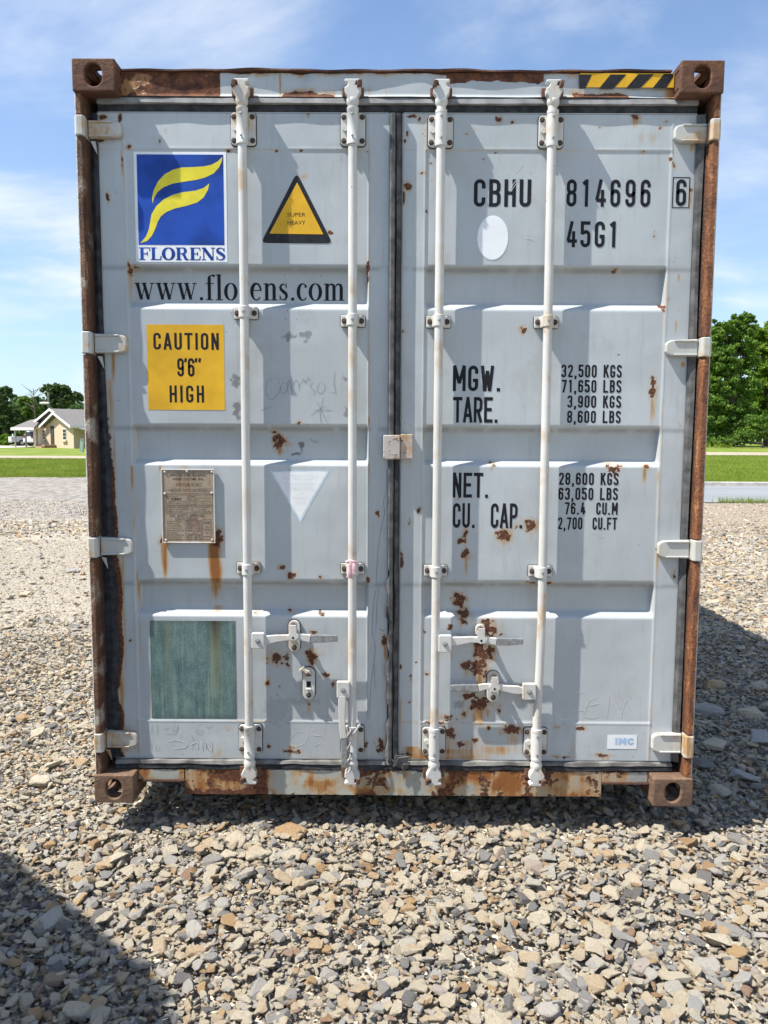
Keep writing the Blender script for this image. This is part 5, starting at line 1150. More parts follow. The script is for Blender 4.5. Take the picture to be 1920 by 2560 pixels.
def line(x0, y0, x1, y1, w=.0009):
    a_ = zp(11, x0, y0, .066); b_ = zp(11, x1, y1, .066); ribbon(ln, [a_, b_], w, lambda p, q: (p, q), .06745-.00003*(len(ln.v) % 7))
for R4 in ((320, 630, 715, 808), (735, 630, 1160, 808), (320, 832, 785, 945), (803, 832, 1160, 945), (985, 1075, 1135, 1430), (680, 1090, 965, 1440), (415, 520, 590, 565), (900, 520, 1130, 565), (505, 418, 960, 468), (490, 1038, 890, 1082)):
    a_, b_, c_, d_ = R4; line(a_, b_, c_, b_); line(c_, b_, c_, d_); line(c_, d_, a_, d_); line(a_, d_, a_, b_)
line(310, 606, 1165, 606); line(310, 822, 1165, 822); line(310, 965, 1165, 965); line(320, 1440, 1165, 1440); line(825, 1090, 825, 1440)
for q in range(8): line(680, 1130+q*39, 965, 1130+q*39, .0006)
ln.build('plate_lines', M_print, pl)
mb = MB(); M_redm = flat('red_marker', (.45, .12, .12), .6, .2, 60)
for L in ([(760, 1160), (830, 1030), (880, 1090), (770, 1200), (900, 1150)], [(760, 1330), (900, 1290), (780, 1360), (860, 1320)]): ribbon(mb, [zp(11, x, y, .066) for x, y in L], .0012, lambda p, q: (p, q), .0672)
mb.build('marker_scribble', M_redm, pl)

# -- scratches, chalk and pencil marks on the doors
def marks(name, k, lists, w, mat, y=None, closed=False):
    if y is None and name in ('chalk_scrawl', 'faded_writing'): y = DOOR-.0007
    mb = MB()
    for q, L in enumerate(lists):
        P = [Vector(zp(k, x, y_)) for x, y_ in L]; out = []
        for i in range(len(P)-1):       # a Catmull-Rom line through the points
            p0, p1, p2, p3 = P[max(i-1, 0)], P[i], P[i+1], P[min(i+2, len(P)-1)]
            for s_ in range(5):
                t = s_/5; out.append(.5*((2*p1)+(p2-p0)*t+(2*p0-5*p1+4*p2-p3)*t*t+(3*p1-p0-3*p2+p3)*t**3))
        out.append(P[-1]); ribbon(mb, [tuple(p) for p in out], [w*(.45+.55*math.sin(math.pi*(i+.5)/len(out))) for i in range(len(out))], lambda a_, b_: (a_, b_), (y or S0-.0007)-.00004*(q % 5))
    return mb.build(name, mat, CT)
marks('pencil_scribble', 3, [[(1025,395),(990,410),(980,450),(990,495),(1020,500),(1050,460),(1050,420),(1035,392)], [(1062,420),(1055,460),(1075,470),(1095,430),(1080,415),(1065,425)], [(1095,475),(1090,430),(1100,405),(1112,450),(1108,480)], [(1120,430),(1130,405),(1145,420),(1150,460)],
   [(1155,430),(1170,400),(1180,420),(1195,390),(1205,410)], [(1225,415),(1205,430),(1215,450),(1230,465),(1215,482)], [(1262,415),(1245,430),(1240,460),(1262,472),(1280,445),(1270,415)], [(1330,355),(1325,420),(1333,468),(1308,465)], [(1275,492),(1255,560),(1262,632)], [(1222,555),(1320,558)], [(1240,515),(1290,620)], [(1285,535),(1240,560),(1208,585)]], .0022, M_pencil)
marks('chalk_letters', 6, [[(900,612),(945,608)], [(808,650),(806,700),(830,730),(865,735),(888,710),(892,690)], [(893,693),(960,693)], [(1005,632),(965,650),(945,690),(950,722),(985,728),(1020,712)], [(960,672),(1010,660)], [(1045,730),(1050,690),(1062,625),(1085,670),(1112,728),(1118,690),(1142,640)]], .0034, M_chalk)
marks('chalk_scrawl', 9, [[(560,1050),(500,1025),(440,1050),(410,1100),(430,1140),(480,1145),(540,1115),(562,1065),(545,1045)], [(610,1005),(590,1030),(620,1055),(660,1060),(700,1075)], [(655,1120),(620,1148)]], .0034, M_chalk)
marks('faded_writing', 5, [[(352,800),(350,850)], [(378,800),(378,852)], [(405,825),(440,823)], [(465,808),(450,825),(470,835),(480,810),(470,850)], [(590,800),(570,825),(572,845),(595,850),(598,832),(575,835)], [(655,800),(635,820),(615,812)], [(350,890),(350,935)], [(372,895),(370,925),(385,930),(388,905)], [(425,850),(470,848)], [(500,850),(490,870)], [(545,855),(555,885),(548,930)], [(600,925),(612,885),(628,930),(645,880)]], .0015, M_pencil)
marks('chalk_scrawl', 5, [[(430,885),(480,880),(520,895),(510,915),(460,920)], [(590,880),(598,930)], [(612,925),(615,885),(640,932),(645,885)], [(540,900),(570,890),(575,925)]], .0050, M_chalk)
marks('paint_crack', 5, [[(1463,118),(1450,200),(1445,320),(1440,360)], [(1455,0),(1445,60),(1448,120),(1435,200),(1425,340),(1440,420),(1432,520),(1420,600),(1415,700),(1410,800),(1408,910)], [(1436,510),(1438,560),(1440,630)]], .0030, M_pencil, DOOR-.0007)
marks('paint_crack', 3, [[(1590,860),(1592,960),(1575,1020),(1580,1080),(1560,1180),(1545,1300),(1540,1416)]], .0030, M_pencil, DOOR-.0007)
marks('paint_scratch', 2, [[(660,570),(628,612)], [(662,612),(610,670),(575,755)], [(655,625),(600,700)], [(665,906),(712,926)], [(668,912),(700,918)]], .0022, M_chalk)
marks('paint_scratch', 3, [[(1090,810),(1150,806),(1215,798)], [(1095,850),(1115,895)], [(950,560),(1010,540)]], .0020, M_pencil)
marks('paint_scratch', 6, [[(820,852),(860,868)], [(930,850),(965,880)], [(518,862),(545,858),(575,880)], [(350,340),(410,352)]], .0022, M_pencil)

# ---- body behind the doors
def corr(name, x, sgn):
    pts_ = []; yv = .18
    while yv < LEN-.2:
        pts_ += [(yv, 0), (yv+.07, 0), (yv+.14, .036), (yv+.21, .036)]; yv += .278
    P = []; F_ = []
    for z in (.16, HH-.07):
        for (a_, d_) in pts_: P.append((x-sgn*d_, a_, z))
    n = len(pts_)
    for i in range(n-1): F_.append((i, i+1, n+i+1, n+i))
    MB().add(P, F_).build(name, M_body, CT)
for s_ in (-1, 1):
    corr('side_wall', s_*1.215, s_)
    MB().box(min(s_*1.218, s_*1.16), max(s_*1.218, s_*1.16), .18, LEN-.18, .03, .16).build('bottom_rail', M_body, CT)
    MB().box(min(s_*1.218, s_*1.16), max(s_*1.218, s_*1.16), .18, LEN-.18, HH-.07, HH-.012).build('top_rail', M_body, CT)
MB().box(-1.158, 1.158, .151, LEN-.02, HH-.035, HH-.02).build('roof', M_body, CT)
MB().box(-1.158, 1.158, LEN-.06, LEN-.02, .12, HH-.036).build('rear_wall', M_body, CT)
MB().box(-1.158, 1.158, .21, LEN-.07, .12, .15).build('floor', M_dark, CT)
for q in range(12): MB().box(-1.155, 1.155, .5+q*.9, .55+q*.9, .03, .118).build('cross_member', M_body, CT)

# ---- the ribbon and the wire, tied on
rx_, rz_ = zp(3, 1418, 1330, .01)
rb = MB()
rb.tube([(rx_-.026, .020, rz_+.001), (rx_-.012, .010, rz_+.006), (rx_+.008, .009, rz_+.003), (rx_+.024, .018, rz_-.003)], [.006, .009, .009, .006], 8, .5)
rb.tube([(rx_-.004, .007, rz_+.004), (rx_-.010, .004, rz_-.018), (rx_-.008, .006, rz_-.038), (rx_-.014, .008, rz_-.060)], [.006, .010, .009, .011], 8, .25)
rb.tube([(rx_+.004, .007, rz_+.003), (rx_+.008, .004, rz_-.012), (rx_+.003, .005, rz_-.030), (rx_+.009, .006, rz_-.042)], [.005, .008, .007, .009], 8, .25)
tag(rb.build('ribbon', M_pink, smooth=True), 'faded pink ribbon knotted round the second locking bar from the left', 'ribbon')
wr = MB(); wp = []
for q in range(46):
    t = q/45; a_ = zp(9, 905, 990+t*370, .012); wp.append((a_[0]+.006*math.sin(t*22), .010+.004*math.cos(t*22), a_[1]))
wr.tube(wp, .0032, 6); wr.tube([(p[0]+.004*math.cos(i*.5), p[1]-.003, p[2]) for i, p in enumerate(wp)], .0028, 6)
a0 = zp(9, 905, 1060, .012); a1 = zp(9, 985, 985, .012); a2 = zp(9, 885, 985, .012)
wr.tube([(a0[0], .008, a0[1]), ((a0[0]+a1[0])/2+.003, .010, (a0[1]+a1[1])/2-.004), (a1[0], .018, a1[1]), (a1[0]+.004, .030, a1[1]+.003)], .0034, 6); wr.tube([(a0[0], .008, a0[1]), (a2[0], .010, a2[1]), (a2[0]-.008, .022, a2[1]+.004)], .0034, 6)
tag(wr.build('wire_tie', M_wire, smooth=True), 'twisted grey wire binding the hanging handle to the second locking bar', 'wire')

# ------------------------------------------------------------------ unseen container at left, form guessed to cast the shadow on the gravel
NB = tag(empty('unseen_container', (-2.44, -1.62, -.12)), 'unseen grey shipping container with one door ajar, left of the frame, its form guessed to cast the shadow on the gravel', 'shipping container')
nH = 3.055-.08+.03
nb = MB(); nb.box(-2.44, 0, -12.2, 0, .02, nH-.02); nb.build('body', M_body, NB)
for (a_, b_) in ((-2.44, -2.28), (-.16, 0)):
    for (c_, d_) in ((-.18, .003), (-12.203, -12.02)):
        for (e_, f_) in ((0, .118), (nH-.118, nH)): MB().box(a_-.003, b_+.003, c_, d_, e_, f_).build('corner_casting', M_cast, NB, bevel=.008)
dd = Vector((-.744, .668, 0)); dn = Vector((.668, .744, 0))
mb = MB(); mb.obox(dd*.60+Vector((-.01, .03, nH/2)), dd*.59, dn*.02, Vector((0, 0, nH/2-.006))); mb.build('open_door', M_door, NB, bevel=.003)
for q in (.35, .85): 
    c = dd*q+dn*.04+Vector((-.01, .03, 0)); MB().tube([(c.x, c.y, .1), (c.x, c.y, nH-.1)], .017, 12).build('locking_bar', M_hard, NB)
mb = MB()
for q in range(42): mb.box(.0005, .03, -12.0+q*.28, -11.86+q*.28, .18, nH-.12)
mb.build('corrugation', M_body, NB)

# ------------------------------------------------------------------ far place: paths, house, trees
pathgrid(-60, 0, 46.2, 51.5, .035, 'path')
pathgrid(3, 70, 55.5, 61.5, .035, 'path')
exec_far = True
M_brick = None
def m_brick():
    m, nt, b = newmat('buff_brick'); N = NT(nt); tcx = N.n('ShaderNodeTexCoord').outputs['Object']
    mp = N.n('ShaderNodeMapping'); mp.inputs['Rotation'].default_value = (math.pi/2, 0, 0); N.l(tcx, mp.inputs[0])
    br = N.n('ShaderNodeTexBrick'); N.l(mp.outputs[0], br.inputs['Vector']); br.inputs['Scale'].default_value = 4.5; br.inputs['Color1'].default_value = (.60, .455, .33, 1); br.inputs['Color2'].default_value = (.53, .395, .28, 1); br.inputs['Mortar'].default_value = (.47, .38, .29, 1); br.inputs['Mortar Size'].default_value = .012
    N.l(br.outputs[0], b.inputs['Base Color']); b.inputs['Roughness'].default_value = .9; return m
M_brick = m_brick(); M_roof = flat('grey_shingle', (.175, .165, .155), .9, .2, 8, .02); M_trim = flat('white_trim', (.72, .70, .66), .6, .05, 5); M_siding = flat('grey_green_siding', (.26, .28, .25), .7, .1, 5)
M_glass = flat('dark_window_glass', (.03, .035, .04), .15, .2, 5); M_doorb = flat('brown_door', (.10, .065, .05), .6, .1, 5); M_step = flat('brick_steps', (.36, .23, .16), .9, .15, 6); M_soffit = flat('soffit_board', (.42, .38, .30), .8, .1, 5)
def fp(k, x, y, D): return at(*Z(k, x, y), y=D-3.05)
# house frame: K is the near right corner of the gable wall; A runs along the gable wall away to the left; B runs along the long side to the right
K = fp(7, 910, 1118, 80); Lc = fp(7, 447, 1092, 87.5)
ZB = .18
HA = Vector((Lc.x-K.x, Lc.y-K.y, 0)); HWd = HA.length; HA.normalize(); HBv = Vector((-HA.y, HA.x, 0)); HBv = HBv if HBv.x > 0 else -HBv
HO = tag(empty('house', (K.x, K.y, ZB)), 'single storey buff brick house with grey shingle roof and white fascia beyond the lawn', 'house')
HO.rotation_euler.z = math.atan2(-HA.y, -HA.x)   # local x runs from the far left corner towards K
def hl(a, b, z): return (-a, b, z)               # a along the gable wall (0 at K), b along the house
sgn_b = 1 if (Matrix.Rotation(HO.rotation_euler.z, 3, 'Z') @ Vector((0, 1, 0))).dot(HBv) > 0 else -1
def hl(a, b, z): return (-a, sgn_b*b, z)
W8 = HWd; EV = 2.55; PK = 4.15
def hbox(mb, a0, a1, b0, b1, z0, z1): p = [hl(a0, b0, z0), hl(a1, b1, z1)]; return mb.box(min(p[0][0], p[1][0]), max(p[0][0], p[1][0]), min(p[0][1], p[1][1]), max(p[0][1], p[1][1]), z0, z1)
def a_of(x, b=0.0):
    # where the sight line through column x of zoom 7 meets the vertical plane of the gable wall, set back by b
    u, _ = Z(7, x, 900); d = fw+cr*((u-960)/F); Kb = K+HBv*b
    A_ = np.array([[d.x, -HA.x], [d.y, -HA.y]]); return float(np.linalg.solve(A_, np.array([Kb.x-CX, Kb.y-CY]))[1])
def z_of(x, y, b=0.0):
    a_ = a_of(x, b); p = K+HA*a_+HBv*b; return at(*Z(7, x, y), y=p.y).z-ZB
BB = .7
WF = a_of(600); ma = WF*.52; A1 = a_of(447, BB); ap2 = a_of(655, BB-.5); PK = z_of(703, 650)+.05; PK2 = z_of(655, 600)+.05; EV2 = EV-.1
mb = MB()
def gab(b0, a0, a1, ap, ev, pk):
    f = [hl(a0, b0, -.3), hl(a1, b0, -.3), hl(a1, b0, ev), hl(ap, b0, pk), hl(a0, b0, ev)]; k = [hl(a0, 12, -.3), hl(a1, 12, -.3), hl(a1, 12, ev), hl(ap, 12, pk), hl(a0, 12, ev)]
    mb.add(f+k, [(0, 1, 2, 3, 4), (9, 8, 7, 6, 5), (0, 5, 6, 1), (1, 6, 7, 2), (4, 9, 5, 0)])
gab(0, 0, WF, ma, EV-.15, PK-.3); hbox(mb, WF+.001, A1, BB, 11.9, -.3, EV2-.12); mb.build('wall', M_brick, HO)
def slab(mb, P, t):
    P = [Vector(p) for p in P]; n = (P[1]-P[0]).cross(P[2]-P[0]).normalized()
    if n.z < 0: n = -n
    q = len(P); mb.add(P+[p-n*t for p in P], [tuple(range(q)), tuple(range(2*q-1, q-1, -1))]+[(i, (i+1) % q, q+(i+1) % q, q+i) for i in range(q)])
ov_ = .55
def gable_roof(a0, a1, ap, zev, zpk, b0, b1, name='roof'):
    mb = MB()
    sl0 = (zpk-zev)/(ap-a0); sl1 = (zpk-zev)/(a1-ap)
    slab(mb, [hl(a0-ov_, b0-ov_, zev-sl0*ov_), hl(ap, b0-ov_, zpk), hl(ap, b1, zpk), hl(a0-ov_, b1, zev-sl0*ov_)], .12)
    slab(mb, [hl(a1+ov_, b0-ov_, zev-sl1*ov_), hl(ap, b0-ov_, zpk), hl(ap, b1, zpk), hl(a1+ov_, b1, zev-sl1*ov_)], .12)
    r = mb.build(name, M_roof, HO)
    mb = MB()
    for (ae, sl) in ((a0-ov_, sl0), (a1+ov_, sl1)):
        ze = zpk-sl*abs(ae-ap)
        P = [hl(ae, b0-ov_-.03, ze+.02), hl(ap, b0-ov_-.03, zpk+.02), hl(ap, b0-ov_-.03, zpk-.24), hl(ae, b0-ov_-.03, ze-.24)]; Q = [(p[0], p[1]+sgn_b*.028, p[2]) for p in P]
        mb.add(P+Q, [(0, 1, 2, 3), (7, 6, 5, 4), (0, 4, 5, 1), (3, 2, 6, 7), (0, 3, 7, 4), (1, 5, 6, 2)])
    hbox(mb, a0-ov_-.04, a0-ov_-.005, b0-ov_, b1, zev-sl0*ov_-.2, zev-sl0*ov_+.02)
    mb.build('fascia', M_trim, r)
    return r
gable_roof(0, WF, ma, EV, PK, 0, 12)
half = A1-ap2
mb = MB(); mb.add([hl(ap2-half*.55, BB-.02, EV2+.5), hl(A1+.25, BB-.02, EV2-.25), hl(ap2, BB-.02, PK2-.25), hl(ap2-half*.55, BB+.15, EV2+.5), hl(A1+.25, BB+.15, EV2-.25), hl(ap2, BB+.15, PK2-.25)], [(0, 1, 2), (5, 4, 3), (0, 3, 4, 1), (1, 4, 5, 2), (2, 5, 3, 0)]); mb.build('gable_siding', M_siding, HO)
gable_roof(ap2-half, A1, ap2, EV2, PK2, BB, 13, 'roof')
# openings in the gable wall
def opening(a0, a1, z0, z1, glass=True, panes=(2, 3), sill=True, b=0.0):
    mb = MB(); hbox(mb, a0-.06, a1+.06, b-.05, b-.006, z0-.06, z1+.06); w = mb.build('window' if glass else 'door', M_trim if glass else M_doorb, HO)
    if glass:
        da, dz = (a1-a0)/panes[0], (z1-z0)/panes[1]
        for i in range(panes[0]):
            for j in range(panes[1]):
                mb = MB(); hbox(mb, a0+i*da+.03, a0+(i+1)*da-.03, b-.075, b-.052, z0+j*dz+.03, z0+(j+1)*dz-.03); mb.build('pane', M_glass, w)
    else:
        mb = MB(); hbox(mb, a0+.05, a1-.05, b-.075, b-.052, z0, z1-.05); mb.build('door_leaf', M_glass, w)
    if sill: mb = MB(); hbox(mb, a0-.15, a1+.15, b-.2, b-.004, z0-.22, z0-.07); mb.build('window_sill', M_brick, w)
opening(a_of(850), a_of(812), .95, 2.05); opening(a_of(594, BB), a_of(563, BB), .95, 2.0, b=BB); opening(a_of(697), a_of(662), .5, 2.35, False, sill=False)
mb = MB()
for q in range(3): hbox(mb, a_of(718)-.1, a_of(672)+.4+q*.35, -1.25-.3*q, -.06, -.3+.0, .42-.17*q-.003*q)
mb.build('steps', M_step, HO)
# porch on the long side
mb = MB(); slab(mb, [hl(-ov_, .2, EV-.30), hl(-ov_, 9, EV-.30), hl(-2.2, 9, EV-.55), hl(-2.2, .2, EV-.55)], .12); po = mb.build('porch_roof', M_roof, HO)
mb = MB()
for b in (.5, 3.5, 6.5): hbox(mb, -2.1, -1.95, b, b+.15, -.3, EV-.68)
mb.build('porch_posts', M_trim, HO)
mb = MB(); hbox(mb, -2.2, 0.0, .2, 9, -.3, -.02); mb.build('porch_floor', M_conc, HO)
for b in (1.2, 4.6): 
    mb = MB(); hbox(mb, -.06, -.004, b, b+1.1, .2, 2.1); mb.build('side_door', M_doorb, HO)
# carport
c0 = [fp(7, 135, 832, 84.5), fp(7, 418, 832, 82.5), fp(7, 525, 704, 92), fp(7, 360, 740, 95)]
CPO = tag(empty('carport', (fp(7, 300, 1085, 88).x, 85, .2)), 'open carport with grey shingle roof on thin posts at the left end of the house', 'carport')
def rel(p, e): return (p.x-e.location.x, p.y-e.location.y, p.z-e.location.z)
P = [rel(p, CPO) for p in c0]; mb = MB(); q = 4; Q = [(x, y, z-.22) for x, y, z in P]
mb.add(P+Q, [(0, 1, 2, 3), (7, 6, 5, 4)]+[(i, (i+1) % 4, 4+(i+1) % 4, 4+i) for i in range(4)]); mb.build('roof', M_roof, CPO)
mb = MB(); a_, b_ = Vector(P[0]), Vector(P[1]); mb.obox((a_+b_)/2+Vector((0, -.08, -.12)), (b_-a_)/2, Vector((.0, .04, 0)), Vector((0, 0, .14))); mb.build('fascia', M_trim, CPO)
for (x, y0_, y1_, D) in ((183, 850, 1080, 85.5), (315, 850, 1090, 84.5), (450, 850, 1085, 84.3)):
    p = fp(7, x, y0_, D); mb = MB(); r = rel(p, CPO); mb.box(r[0]-.07, r[0]+.07, r[1]-.07, r[1]+.07, -.2, r[2]); mb.build('post', M_siding, CPO)
M_drive = M_conc
dr = MB(); q0 = [fp(7, 0, 1118, 80), fp(7, 460, 1082, 86), fp(7, 330, 1072, 96), fp(7, -250, 1075, 92)]
zdr = .26
dr.add([(p.x, p.y, float(gz(p.x, p.y))+.03) for p in q0], [(0, 1, 2, 3)]); tag(dr.build('driveway', M_conc), kind='structure')

# vehicles under the carport
M_carw = flat('white_car_paint', (.66, .67, .68), .25, .03, 3); M_cars = flat('silver_car_paint', (.42, .44, .46), .28, .05, 3); M_tyre = flat('tyre_rubber', (.02, .02, .02), .8, .2, 20); M_tail = flat('red_tail_lamp', (.30, .02, .02), .3, .1, 8); M_rim = flat('wheel_rim', (.35, .36, .37), .35, .1, 10)
def vehicle(name, loc, rot, prof, width, mat, label, cat, glass, wheels, lamps):
    e = tag(empty(name, loc), label, cat); e.rotation_euler.z = rot
    MB().prism([(x, z) for x, z in prof], -width/2, width/2).build('body', mat, e, bevel=.09, seg=3)
    for g in glass:
        MB().prism(g, -width/2-.006, width/2+.006).build('side_window', M_glass, e)
    for (x, z) in wheels:
        for s_ in (-1, 1):
            w = MB().lathe([(.36, -.12), (.38, -.09), (.38, .09), (.36, .12)], (x, s_*(width/2-.08), .38), 'y', 20).build('wheel', M_tyre, e); MB().lathe([(.21, -.135), (.21, .135)], (x, s_*(width/2-.08), .38), 'y', 14).build('rim', M_rim, w)
    for (y0_, y1_, z0, z1, m_, nm) in lamps: MB().box(-.03+prof[0][0]-.01, prof[0][0]+.05, y0_, y1_, z0, z1).build(nm, m_, e)
    return e
# local x: from the tail (0) to the nose
gp = fp(7, 385, 1078, 86.5)
vehicle('sport_utility_vehicle', (fp(7, 372, 1078, 92).x, 88.4, .30), rad(60), [(0, .45), (0, 1.0), (.12, 1.1), (.35, 1.78), (3.0, 1.82), (3.7, 1.2), (4.75, 1.05), (4.85, .45)], 1.85, M_carw, 'white sport utility vehicle parked nose in under the carport beside the brick wall', 'car',
        [[(.45, 1.15), (.62, 1.66), (1.5, 1.68), (1.5, 1.15)], [(1.62, 1.15), (1.62, 1.68), (2.9, 1.68), (3.4, 1.18)]], [(.95, 0), (3.9, 0)], [(-.8, -.6, .95, 1.3, M_tail, 'tail_lamp'), (.6, .8, .95, 1.3, M_tail, 'tail_lamp'), (-.7, .7, .5, .62, M_rim, 'bumper')])
v = bpy.data.objects['sport_utility_vehicle']
MB().add([(.10, -.72, 1.16), (.10, .72, 1.16), (.30, .66, 1.68), (.30, -.66, 1.68), (.16, -.72, 1.16), (.16, .72, 1.16), (.36, .66, 1.68), (.36, -.66, 1.68)], [(0, 1, 2, 3), (7, 6, 5, 4), (0, 4, 5, 1), (2, 6, 7, 3)]).build('rear_window', M_glass, v)
gp2 = fp(7, 150, 1060, 88)
vehicle('pickup_truck', (fp(7, 175, 1060, 95).x, 91.0, .30), rad(38), [(0, .5), (0, 1.12), (2.0, 1.12), (2.05, 1.16), (2.2, 1.75), (3.6, 1.78), (4.2, 1.2), (5.5, 1.1), (5.6, .5)], 1.9, M_cars, 'silver and white pickup truck parked behind the white vehicle, its tailgate towards the lawn', 'pickup truck',
        [[(2.3, 1.2), (2.4, 1.66), (3.4, 1.68), (3.95, 1.2)]], [(1.1, 0), (4.5, 0)], [(-.93, -.78, .75, 1.08, M_tail, 'tail_lamp'), (.78, .93, .75, 1.08, M_tail, 'tail_lamp'), (-.77, .77, .62, 1.08, M_carw, 'tailgate'), (-.9, .9, .42, .56, M_rim, 'bumper')])

# utility box, lamp pole
p = fp(7, 1003, 1160, 66); zb_ = float(gz(p.x, p.y)); MBx = MB().box(-.14, .14, -.12, .12, -.1, 1.05); MBx.box(-.17, .17, -.15, .15, 1.052, 1.12)
ub = tag(empty('utility_pedestal', (p.x, p.y, zb_)), 'pale green leaning utility pedestal on the lawn right of the brick house', 'utility box'); ub.rotation_euler.y = .10
MBx = MB().box(-.14, .14, -.12, .12, -.1, 1.05); MBx.build('cabinet', flat('pale_green_paint', (.36, .45, .38), .6, .1, 5), ub, bevel=.01); MB().box(-.17, .17, -.15, .15, 1.052, 1.12).build('cap', M_siding, ub)
p = fp(7, 600, 600, 100); q = fp(7, 600, 395, 100); a_ = fp(7, 505, 530, 100)
lp = tag(empty('lamp_pole', (p.x, p.y, .3)), 'grey wooden pole with a lamp arm rising behind the house roof', 'lamp pole')
MB().tube([(0, 0, -.3), (0, 0, q.z-.3)], [.16, .11], 10).build('pole', flat('grey_wood', (.22, .20, .18), .9, .2, 6), lp)
z_ = a_.z-.3; MB().tube([(0, -.1, z_-.1), (a_.x-p.x+.8, -.1, z_)], .04, 6).build('lamp_arm', M_rim, lp); MB().lathe([(.12, -.9), (.16, -.5), (.14, .1), (.05, .3)], (a_.x-p.x+.8, -.1, z_), 'x', 8).build('lamp_head', M_trim, lp)

# ---- trees
def m_leaf(name, lo, hi, yel):
    m, nt, b = newmat(name); N = NT(nt); n = N.noise(.55, detail=5); f = N.noise(4, detail=3)
    at2 = N.n('ShaderNodeAttribute', attribute_name='shade', attribute_type='GEOMETRY'); sp = N.n('ShaderNodeSeparateColor'); N.l(at2.outputs['Color'], sp.inputs[0])
    c = N.mix(N.step(n, .35, .65), lo, hi); c = N.mix(N.math('MULTIPLY', sp.outputs[0], .6), c, yel)
    N.l(c, b.inputs['Base Color']); b.inputs['Roughness'].default_value = .6; b.inputs['Specular IOR Level'].default_value = .3
    tr_ = N.n('ShaderNodeBsdfTranslucent'); N.l(N.mix(.5, c, yel), tr_.inputs[0]); ms = N.n('ShaderNodeMixShader'); ms.inputs[0].default_value = .38
    out = [x for x in nt.nodes if x.type == 'OUTPUT_MATERIAL'][0]; N.l(b.outputs[0], ms.inputs[1]); N.l(tr_.outputs[0], ms.inputs[2]); N.l(ms.outputs[0], out.inputs[0]); return m
M_leafD = m_leaf('dark_foliage', (.05, .10, .035), (.085, .15, .045), (.14, .20, .06)); M_leafM = m_leaf('mid_foliage', (.07, .155, .025), (.125, .235, .032), (.20, .31, .045)); M_leafB = m_leaf('bright_foliage', (.10, .21, .018), (.17, .30, .025), (.26, .37, .04))
M_bark = flat('bark', (.10, .08, .065), .95, .3, 4, .03)
def tree(name, loc, clumps, mat, label, trunk_h, leaf=.22, per=420, seed=0, tr=.28, bare=0):
    rs = np.random.default_rng(seed); e = tag(empty(name, loc), label, 'tree', None); V = []; SH = []
    for (cx, cy, cz, rx, ry, rz, dens) in clumps:
        # each clump is made of twig sprays spread near its surface
        ns = max(8, int(18*dens*(rx*ry*rz)**(1/3)*1.6))
        for s_ in range(ns):
            d = rs.normal(size=3); d /= np.linalg.norm(d); rr = rs.uniform(.35, 1.08)
            c = np.array([cx+d[0]*rx*rr, cy+d[1]*ry*rr, max(.25, cz+d[2]*rz*rr)]); sr = rs.uniform(.22, .48)*min(rx, rz)*.75
            n = int(per*dens/14); q = rs.normal(size=(n, 3))*np.array([1, 1, .62])*sr*.62+c
            V.append(q); SH.append(np.full(n, rs.uniform(0, 1)))
    C = np.concatenate(V); S = np.concatenate(SH); n = len(C); print('leaves', name, n)
    a_ = rs.normal(size=(n, 3)); a_ /= np.linalg.norm(a_, axis=1)[:, None]; nn = rs.normal(size=(n, 3))+np.array([0, 0, .8]); b_ = np.cross(a_, nn); b_ /= np.linalg.norm(b_, axis=1)[:, None]
    L = leaf*rs.uniform(.6, 1.3, n)[:, None]
    P0 = C-a_*L*.6; P1 = C+b_*L*.36; P2 = C+a_*L*.6; P3 = C-b_*L*.36
    VV = np.stack([P0, P1, P2, P3], 1).reshape(-1, 3); m = bpy.data.meshes.new('crown'); m.vertices.add(len(VV)); m.vertices.foreach_set('co', VV.ravel()); m.loops.add(4*n); m.loops.foreach_set('vertex_index', np.arange(4*n, dtype=np.int32)); m.polygons.add(n); m.polygons.foreach_set('loop_start', np.arange(0, 4*n, 4, dtype=np.int32)); m.update(calc_edges=True)
    at3 = m.attributes.new('shade', 'FLOAT_COLOR', 'POINT'); sc4 = np.repeat(S, 4); at3.data.foreach_set('color', np.stack([sc4, sc4, sc4, np.ones_like(sc4)], 1).ravel().astype(np.float32)); m.materials.append(mat)
    link(bpy.data.objects.new('crown', m), e)
    mb = MB(); top = max(c[2] for c in clumps); mb.tube([(0, 0, -.3), (.1, 0, trunk_h*.5), (-.1, .1, trunk_h), (.0, 0, top*.85)], [tr*1.25, tr, tr*.75, tr*.25], 9)
    mb.build('trunk', M_bark, e, smooth=True)
    lm = MB()
    for (cx, cy, cz, rx, ry, rz, dens) in clumps[:14]: lm.tube([(0, 0, min(trunk_h*.8, cz*.6)), (cx*.5, cy*.5, (trunk_h*.8+cz)/2), (cx, cy, cz)], [tr*.4, tr*.2, .03], 5)
    lm.build('limb', M_bark, e); return e
def clumps_from(k, L, D, base, loc, depth=.8):
    out = []
    for (x, y, r) in L:
        p = at(*Z(k, x, y), y=D-3.05); rm = r/ZT[k][0]/F*D
        out.append((p.x-loc[0], random.uniform(-.6, .6)*rm*depth, p.z-loc[2], rm, rm*1.1, rm*.82, 1.0))
        out.append((p.x-loc[0]+random.uniform(-.5, .5)*rm, rm*random.uniform(.8, 1.6), p.z-loc[2]-rm*.2, rm, rm, rm*.8, .7))
    return out
def place(name, k, bx, by, D, L, mat, label, th, leaf=.22, per=420, seed=1, tr=.28, base=None):
    p = at(*Z(k, bx, by), y=D-3.05); loc = (p.x, p.y, float(gz(p.x, p.y)) if base is None else base)
    return tree(name, loc, clumps_from(k, L, D, by, loc), mat, label, th, leaf, per, seed, tr)
